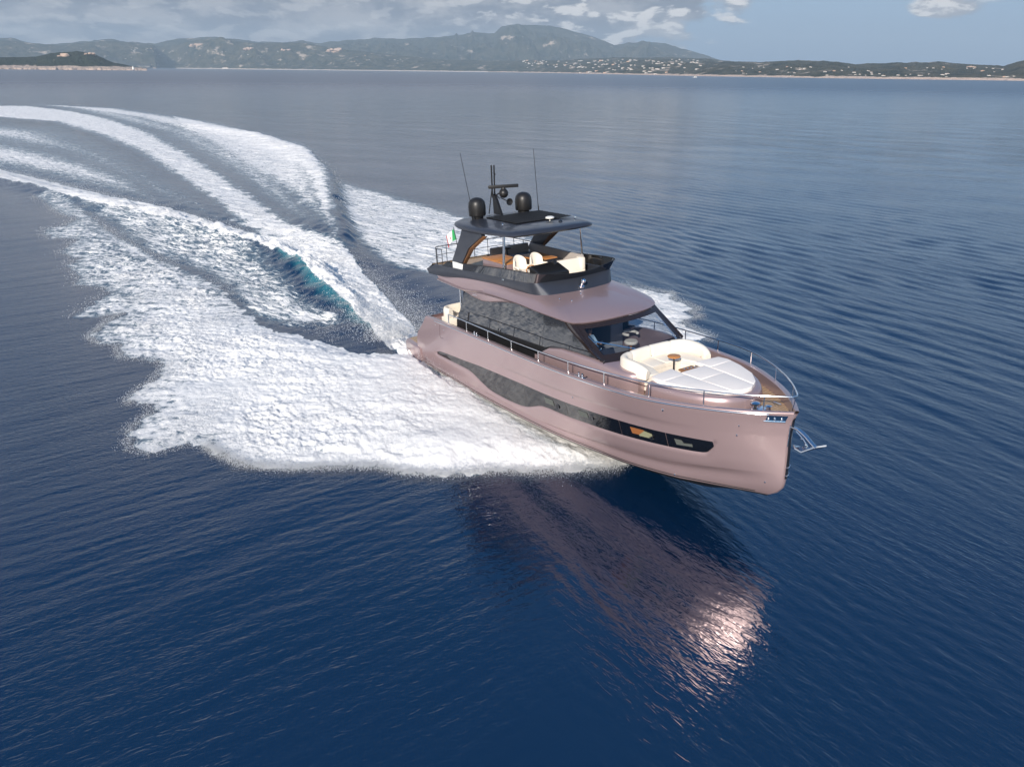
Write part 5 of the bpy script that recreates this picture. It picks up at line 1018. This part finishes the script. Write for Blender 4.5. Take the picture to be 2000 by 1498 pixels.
# the skipper behind the windscreen: skinned figure, seated, hands at the wheel
def figure():
    J = {'pelvis': (0, 0, 0, .15), 'belly': (.02, 0, .18, .145), 'chest': (.05, 0, .38, .16), 'neck': (.08, 0, .55, .06), 'head0': (.10, 0, .63, .075), 'head1': (.11, 0, .74, .10), 'head2': (.10, 0, .83, .075)}
    E_ = [('pelvis', 'belly'), ('belly', 'chest'), ('chest', 'neck'), ('neck', 'head0'), ('head0', 'head1'), ('head1', 'head2')]
    for s, n in ((-1, 'r'), (1, 'l')):
        J.update({'sh' + n: (.05, s * .19, .46, .065), 'el' + n: (.20, s * .25, .24, .046), 'wr' + n: (.42, s * .17, .30, .030), 'ha' + n: (.48, s * .16, .32, .036), 'hip' + n: (.02, s * .10, -.03, .09), 'kn' + n: (.42, s * .13, -.02, .065), 'an' + n: (.46, s * .13, -.42, .045), 'to' + n: (.62, s * .13, -.47, .035)})
        E_ += [('chest', 'sh' + n), ('sh' + n, 'el' + n), ('el' + n, 'wr' + n), ('wr' + n, 'ha' + n), ('pelvis', 'hip' + n), ('hip' + n, 'kn' + n), ('kn' + n, 'an' + n), ('an' + n, 'to' + n)]
        for k in range(4):
            a, b = f'f{n}{k}a', f'f{n}{k}b'; yy = s * (.135 + .018 * k); J[a] = (.52, yy, .33 - .006 * k, .010); J[b] = (.545 - .004 * k, yy, .30, .009); E_ += [('ha' + n, a), (a, b)]
        J['th' + n] = (.50, s * .12, .345, .011); E_ += [('ha' + n, 'th' + n)]
    ks = list(J); me = bpy.data.meshes.new('person'); me.from_pydata([J[k][:3] for k in ks], [(ks.index(a), ks.index(b)) for a, b in E_], []); me.update()
    o = link('person', me, None, None, at(12.1, -.85, 3.24))
    sk = o.modifiers.new('skin', 'SKIN'); o.modifiers.new('sub', 'SUBSURF').levels = 1; o.modifiers['sub'].render_levels = 1
    for i, k in enumerate(ks): me.skin_vertices[0].data[i].radius = (J[k][3], J[k][3])
    me.skin_vertices[0].data[0].use_root = True
    m = bpy.data.materials.new('clothed_body'); m.use_nodes = True; nt = m.node_tree; p = nt.nodes['Principled BSDF']; p.inputs['Roughness'].default_value = .8
    t = N(nt, 'ShaderNodeTexCoord'); s_ = N(nt, 'ShaderNodeSeparateXYZ'); L(nt, t.outputs['Object'], s_.inputs[0])
    c = mixc(nt, math_n(nt, 'GREATER_THAN', s_.outputs['Z'], .56), (0.35, .5, .62), (.55, .3, .2)); c = mixc(nt, math_n(nt, 'LESS_THAN', s_.outputs['Z'], .06), c, (.75, .72, .66)); 
    c = mixc(nt, math_n(nt, 'MULTIPLY', math_n(nt, 'GREATER_THAN', s_.outputs['X'], .27), math_n(nt, 'GREATER_THAN', s_.outputs['Z'], .15)), c, (.55, .3, .2)); L(nt, c, p.inputs['Base Color'])
    me.materials.append(m)
    tag(o, 'person in a pale blue shirt seated at the helm behind the windscreen', 'person')
    mb = MB(); mb.ball((.085, 0, .80), .108, (1.0, .86, .9), 18); mb.build('hair', M['hair'], o)
    mb = MB(); mb.ball((.20, -.035, .755), .010, n=8); mb.ball((.20, .035, .755), .010, n=8); mb.build('eyes', M['hair'], o)
    mb = MB(); mb.ball((.212, 0, .72), .014, (1.2, .8, 1.4), 8); mb.ball((.195, 0, .675), .016, (.6, 1.6, .4), 8); mb.ball((.10, .095, .73), .02, (.7, .5, 1.2), 8); mb.ball((.10, -.095, .73), .02, (.7, .5, 1.2), 8); mb.build('face', M['skin'], o)
    mb = MB(); mb.box((-.05, 0, -.22), (.55, .55, .2), .05); mb.box((-.30, 0, .12), (.14, .52, .7), .05)
    c = mb.build('helm_chair', M['interior_dark'], None, matrix=at(12.1, -.85, 3.24)); tag(c, 'dark helm chair under the person behind the windscreen', 'chair')
figure()

# ------------------------------------------------------------------ houses, tower, far boats
M['stucco'] = mat('white_stucco', (0.62, 0.59, 0.54), 0.8); M['stucco2'] = mat('ochre_stucco', (0.62, 0.42, 0.30), 0.8); M['tile'] = mat('terracotta_tiles', (0.36, 0.17, 0.11), 0.85); M['granite'] = mat('pink_granite', (0.52, 0.37, 0.28), 0.9, noise_amt=.3, nscale=.05)
def house_proto(L_, W_, H_, wall):
    """one storey house: walls, low hipped roof, a wing and a porch, in one mesh; two materials"""
    mb = MB(); mb.box((0, 0, H_ / 2 - 2), (L_, W_, H_ + 4)); mb.box((L_ * .42, -W_ * .45, H_ * .35 - 2), (L_ * .4, W_ * .5, H_ * .7 + 4)); me = bpy.data.meshes.new('house')
    b = mb.bm; k = len(b.faces)
    for (cx, cy_, l, w, z) in ((0, 0, L_ + 1, W_ + 1, H_), (L_ * .42, -W_ * .45, L_ * .4 + .8, W_ * .5 + .8, H_ * .7)):
        v = [b.verts.new(p) for p in ((cx - l / 2, cy_ - w / 2, z), (cx + l / 2, cy_ - w / 2, z), (cx + l / 2, cy_ + w / 2, z), (cx - l / 2, cy_ + w / 2, z), (cx - l * .2, cy_, z + 1.8), (cx + l * .2, cy_, z + 1.8))]
        for f in ((0, 1, 5, 4), (1, 2, 5), (2, 3, 4, 5), (3, 0, 4)): b.faces.new([v[i] for i in f])
    b.faces.ensure_lookup_table()
    for i, f in enumerate(b.faces): f.material_index = 0 if i < k else 1
    b.to_mesh(me); b.free(); me.materials.append(M[wall]); me.materials.append(M['tile']); return me
protos = [house_proto(20, 11, 6, 'stucco'), house_proto(28, 12, 7, 'stucco'), house_proto(14, 10, 6, 'stucco'), house_proto(24, 12, 7, 'stucco2')]
dg = bpy.context.evaluated_depsgraph_get(); dg.update()
from mathutils.bvhtree import BVHTree
lands = [(o, BVHTree.FromPolygons([v.co.copy() for v in o.data.vertices], [tuple(p.vertices) for p in o.data.polygons])) for o in (m_o, f_o, r_o, p_o)]
def ground(x, y):
    best = None
    for o, t in lands:
        h = t.ray_cast(Vector((x, y, 3000)), Vector((0, 0, -1)))
        if h[0] is not None and (best is None or h[0].z > best): best = h[0].z
    return best
def el_place(az, tan_el, rlo, rhi):
    """distance along an azimuth where the slope seen from the sea reaches a given height angle"""
    for r in np.arange(rlo, rhi, 40.0):
        x, y = r * math.sin(R(az)), r * math.cos(R(az)); g = ground(x, y)
        if g is not None and (g - CAMH) / r >= tan_el and g > 3: return x, y, g
    return None
hr = random.Random(3)
def cluster(n, a0, a1, e0, e1, r0_, r1_, label, group, weights=(3, 2, 4, 1), sc=(1.0, 1.7)):
    k = 0
    for i in range(n * 3):
        if k >= n: break
        a = hr.uniform(a0, a1); e = hr.uniform(e0, e1); p = el_place(a, e, r0_, r1_)
        if not p: continue
        o = bpy.data.objects.new('house', hr.choices(protos, weights)[0]); COL.objects.link(o)
        o.location = (p[0], p[1], p[2]); o.rotation_euler = (0, 0, R(-a + hr.uniform(-35, 35))); s = hr.uniform(*sc) * .56; o.scale = (s, s, s * .8)
        tag(o, label, 'house', group); k += 1
cluster(58, 0.5, 6.5, .0035, .0125, 5200, 9000, 'tiny white villa among the scrub below the highest peak', 'villas below the highest peak')
cluster(64, 6.5, 13.5, .001, .0150, 4000, 9000, 'tiny white house on the slopes right of the highest peak', 'houses right of the peak', sc=(.9, 1.5))
cluster(12, 4.5, 12.5, -.0025, -.0002, 3900, 7000, 'tiny pale shore house by the water below the villas', 'shore houses', (2, 3, 2, 3), (1.0, 1.5))
cluster(26, 15.5, 24.0, -.0025, .0075, 2900, 5200, 'tiny house on the low green hills right of centre', 'houses on the low hills', sc=(.5, .8))
cluster(34, 24.0, 32.8, -.003, .0075, 2700, 5000, 'tiny white house on the coastal hills at the far right', 'houses at the far right', sc=(.45, .85))
cluster(20, -29.5, -8.0, .004, .018, 6500, 9500, 'tiny pale house high on the long hills at the left', 'houses on the left hills', sc=(.8, 1.3))
cluster(12, -26.0, -22.5, .016, .0195, 6500, 9500, 'tiny white house in the row high on the left hills', 'row of houses on the left hills', sc=(.9, 1.3))
# rocky outcrops
def outcrop(az, e, r0_, r1_, size, label, n=9):
    p = el_place(az, e, r0_, r1_)
    if not p: return
    g = random.Random(int(az * 100)); mb = MB()
    for i in range(n):
        b = bmesh.new(); bmesh.ops.create_icosphere(b, subdivisions=2, radius=size * g.uniform(.25, .6)); 
        for v in b.verts: v.co *= 1 + g.uniform(-.22, .22)
        bmesh.ops.transform(b, matrix=Matrix.Translation((g.uniform(-1.4, 1.4) * size, g.uniform(-.5, .5) * size, g.uniform(-.15, .35) * size)) @ Matrix.Diagonal((g.uniform(.8, 1.7), 1, g.uniform(.5, 1.0), 1)), verts=b.verts); mb.add(b)
    o = mb.build('rock_outcrop', M['granite'], None, angle=25, matrix=Matrix.Translation((p[0], p[1], p[2])) @ Matrix.Rotation(R(-az), 4, 'Z')); tag(o, label, 'rocks')
outcrop(-29.9, .009, 3300, 3700, 15, 'pale granite knob, left of the two on the dark headland', 12)
outcrop(-28.35, .0112, 3300, 3700, 11, 'pale granite knob, right of the two on the dark headland', 8)
outcrop(-21.9, .0230, 6000, 9800, 42, 'large orange rock face near the top of the left hills', 14)
outcrop(-18.6, .0205, 6000, 9800, 30, 'pale rock patch right of the tower on the left hills', 10)
outcrop(-12.9, .0200, 6000, 9800, 46, 'pink granite crag on the hills left of the highest peak', 15)
outcrop(-16.2, .0195, 6000, 9800, 25, 'small pale rock between the tower and the granite crag', 8)
outcrop(30.0, .0080, 2700, 5000, 9, 'rocky knob on the skyline at the far right', 9)
# tower on the left skyline
def tower():
    a = -21.05; r = 9800; x, y = r * math.sin(R(a)), r * math.cos(R(a)); g = ground(x, y) or 290
    T = empty('radio_tower', Matrix.Translation((x, y, g - 3))); tag(T, 'thin radio tower on the skyline of the left hills', 'tower')
    mb = MB(); [mb.tube([(dx * 6, dy * 6, 0), (dx * 2, dy * 2, 52)], 1.6, 5) for dx, dy in ((1, 1), (-1, 1), (1, -1), (-1, -1))]; [mb.box((0, 0, z), (10 - z * .13, 10 - z * .13, 1.2)) for z in (10, 22, 34, 46)]; mb.build('lattice', M['interior'], T)
    mb = MB(); mb.lathe([(9, 0), (9, 6), (3, 9)], (0, 0, 30), 12); mb.build('platform', M['interior'], T)
tower()
# white beach along the left bay
def beach():
    mb = MB(); rows = []
    for a in np.linspace(-25.2, -2, 90):
        r = float(shore_r(a)) - 25; w = 46 + 14 * math.sin(a * 1.7); rows.append([(rr_ * math.sin(R(a)), rr_ * math.cos(R(a)), z) for rr_, z in ((r - w, .0), (r - w * .5, 1.6), (r, 3.4), (r + 40, 6.5))])
    mb.grid(rows, flip=True); return mb.build('beach', mat('pale_sand', (.72, .60, .50), .9, noise_amt=.2, nscale=.02), None)
tag(beach(), 'thin pale sandy beach along the bay at the left', 'beach', kind='structure')
def small_boat(az, r, L_, label, hd):
    x, y = r * math.sin(R(az)), r * math.cos(R(az)); T = empty('motor_boat', Matrix.Translation((x, y, 0)) @ Matrix.Rotation(hd, 4, 'Z')); tag(T, label, 'boat')
    mb = MB(); rows = [[(L_ * (t - .5), s * L_ * .14 * (1 - t ** 3) * k, L_ * .12 * h + .1 * L_ * t * h) for s, k, h in ((-1, 1, 1), (-1, .8, 0), (1, .8, 0), (1, 1, 1))] for t in np.linspace(0, .99, 10)]
    mb.grid(rows); mb.grid([[r_[0], r_[3]] for r_ in rows]); mb.build('hull', M['lens'], T, recalc=True)
    mb = MB(); mb.box((-.02 * L_, 0, L_ * .2), (L_ * .36, L_ * .2, L_ * .14), L_ * .02, taper=(.75, .8)); mb.build('cabin', M['lens'], T)
    mb = MB(); mb.box((.02 * L_, 0, L_ * .2), (L_ * .345, L_ * .206, L_ * .05)); mb.build('window', M['black'], T)
small_boat(12.95, 2250, 13, 'tiny white motor boat crossing in front of the far shore', R(20))
mb = MB(); mb.lathe([(4, 0), (3, 8), (2.6, 9), (1.4, 9), (1.4, 11), (0, 12)], n=12)
o = mb.build('beacon', M['lens'], None, matrix=Matrix.Translation((3270 * math.sin(R(-26.0)), 3270 * math.cos(R(-26.0)), 3))); tag(o, 'small white beacon on the rocks at the headland tip', 'beacon')
p = el_place(-19.8, -.0012, 8200, 9500)
a = -20.3; r = float(shore_r(a)) - 10
o = bpy.data.objects.new('house', protos[1]); COL.objects.link(o); o.location = (r * math.sin(R(a)), r * math.cos(R(a)), 4); o.scale = (1.9, 1.4, 1.6); o.rotation_euler = (0, 0, R(20)); tag(o, 'white building alone on the beach of the left bay', 'house')

# ------------------------------------------------------------------ air
def haze():
    mb = MB(); mb.box((0, 6500, 324), (21000, 17000, 650)); me = mb.build('haze', None, None)
    m = bpy.data.materials.new('sea_haze'); m.use_nodes = True; nt = m.node_tree; nt.nodes.clear()
    v = N(nt, 'ShaderNodeVolumePrincipled'); v.inputs['Color'].default_value = (0.66, 0.84, 1.0, 1); v.inputs['Density'].default_value = 0.00008; v.inputs['Anisotropy'].default_value = 0.0
    o = N(nt, 'ShaderNodeOutputMaterial'); L(nt, v.outputs[0], o.inputs['Volume']); me.data.materials.append(m)
    for p in me.data.polygons: p.use_smooth = False
    tag(me, 'thin blue haze over the sea and the far hills', 'haze', kind='stuff')
haze()
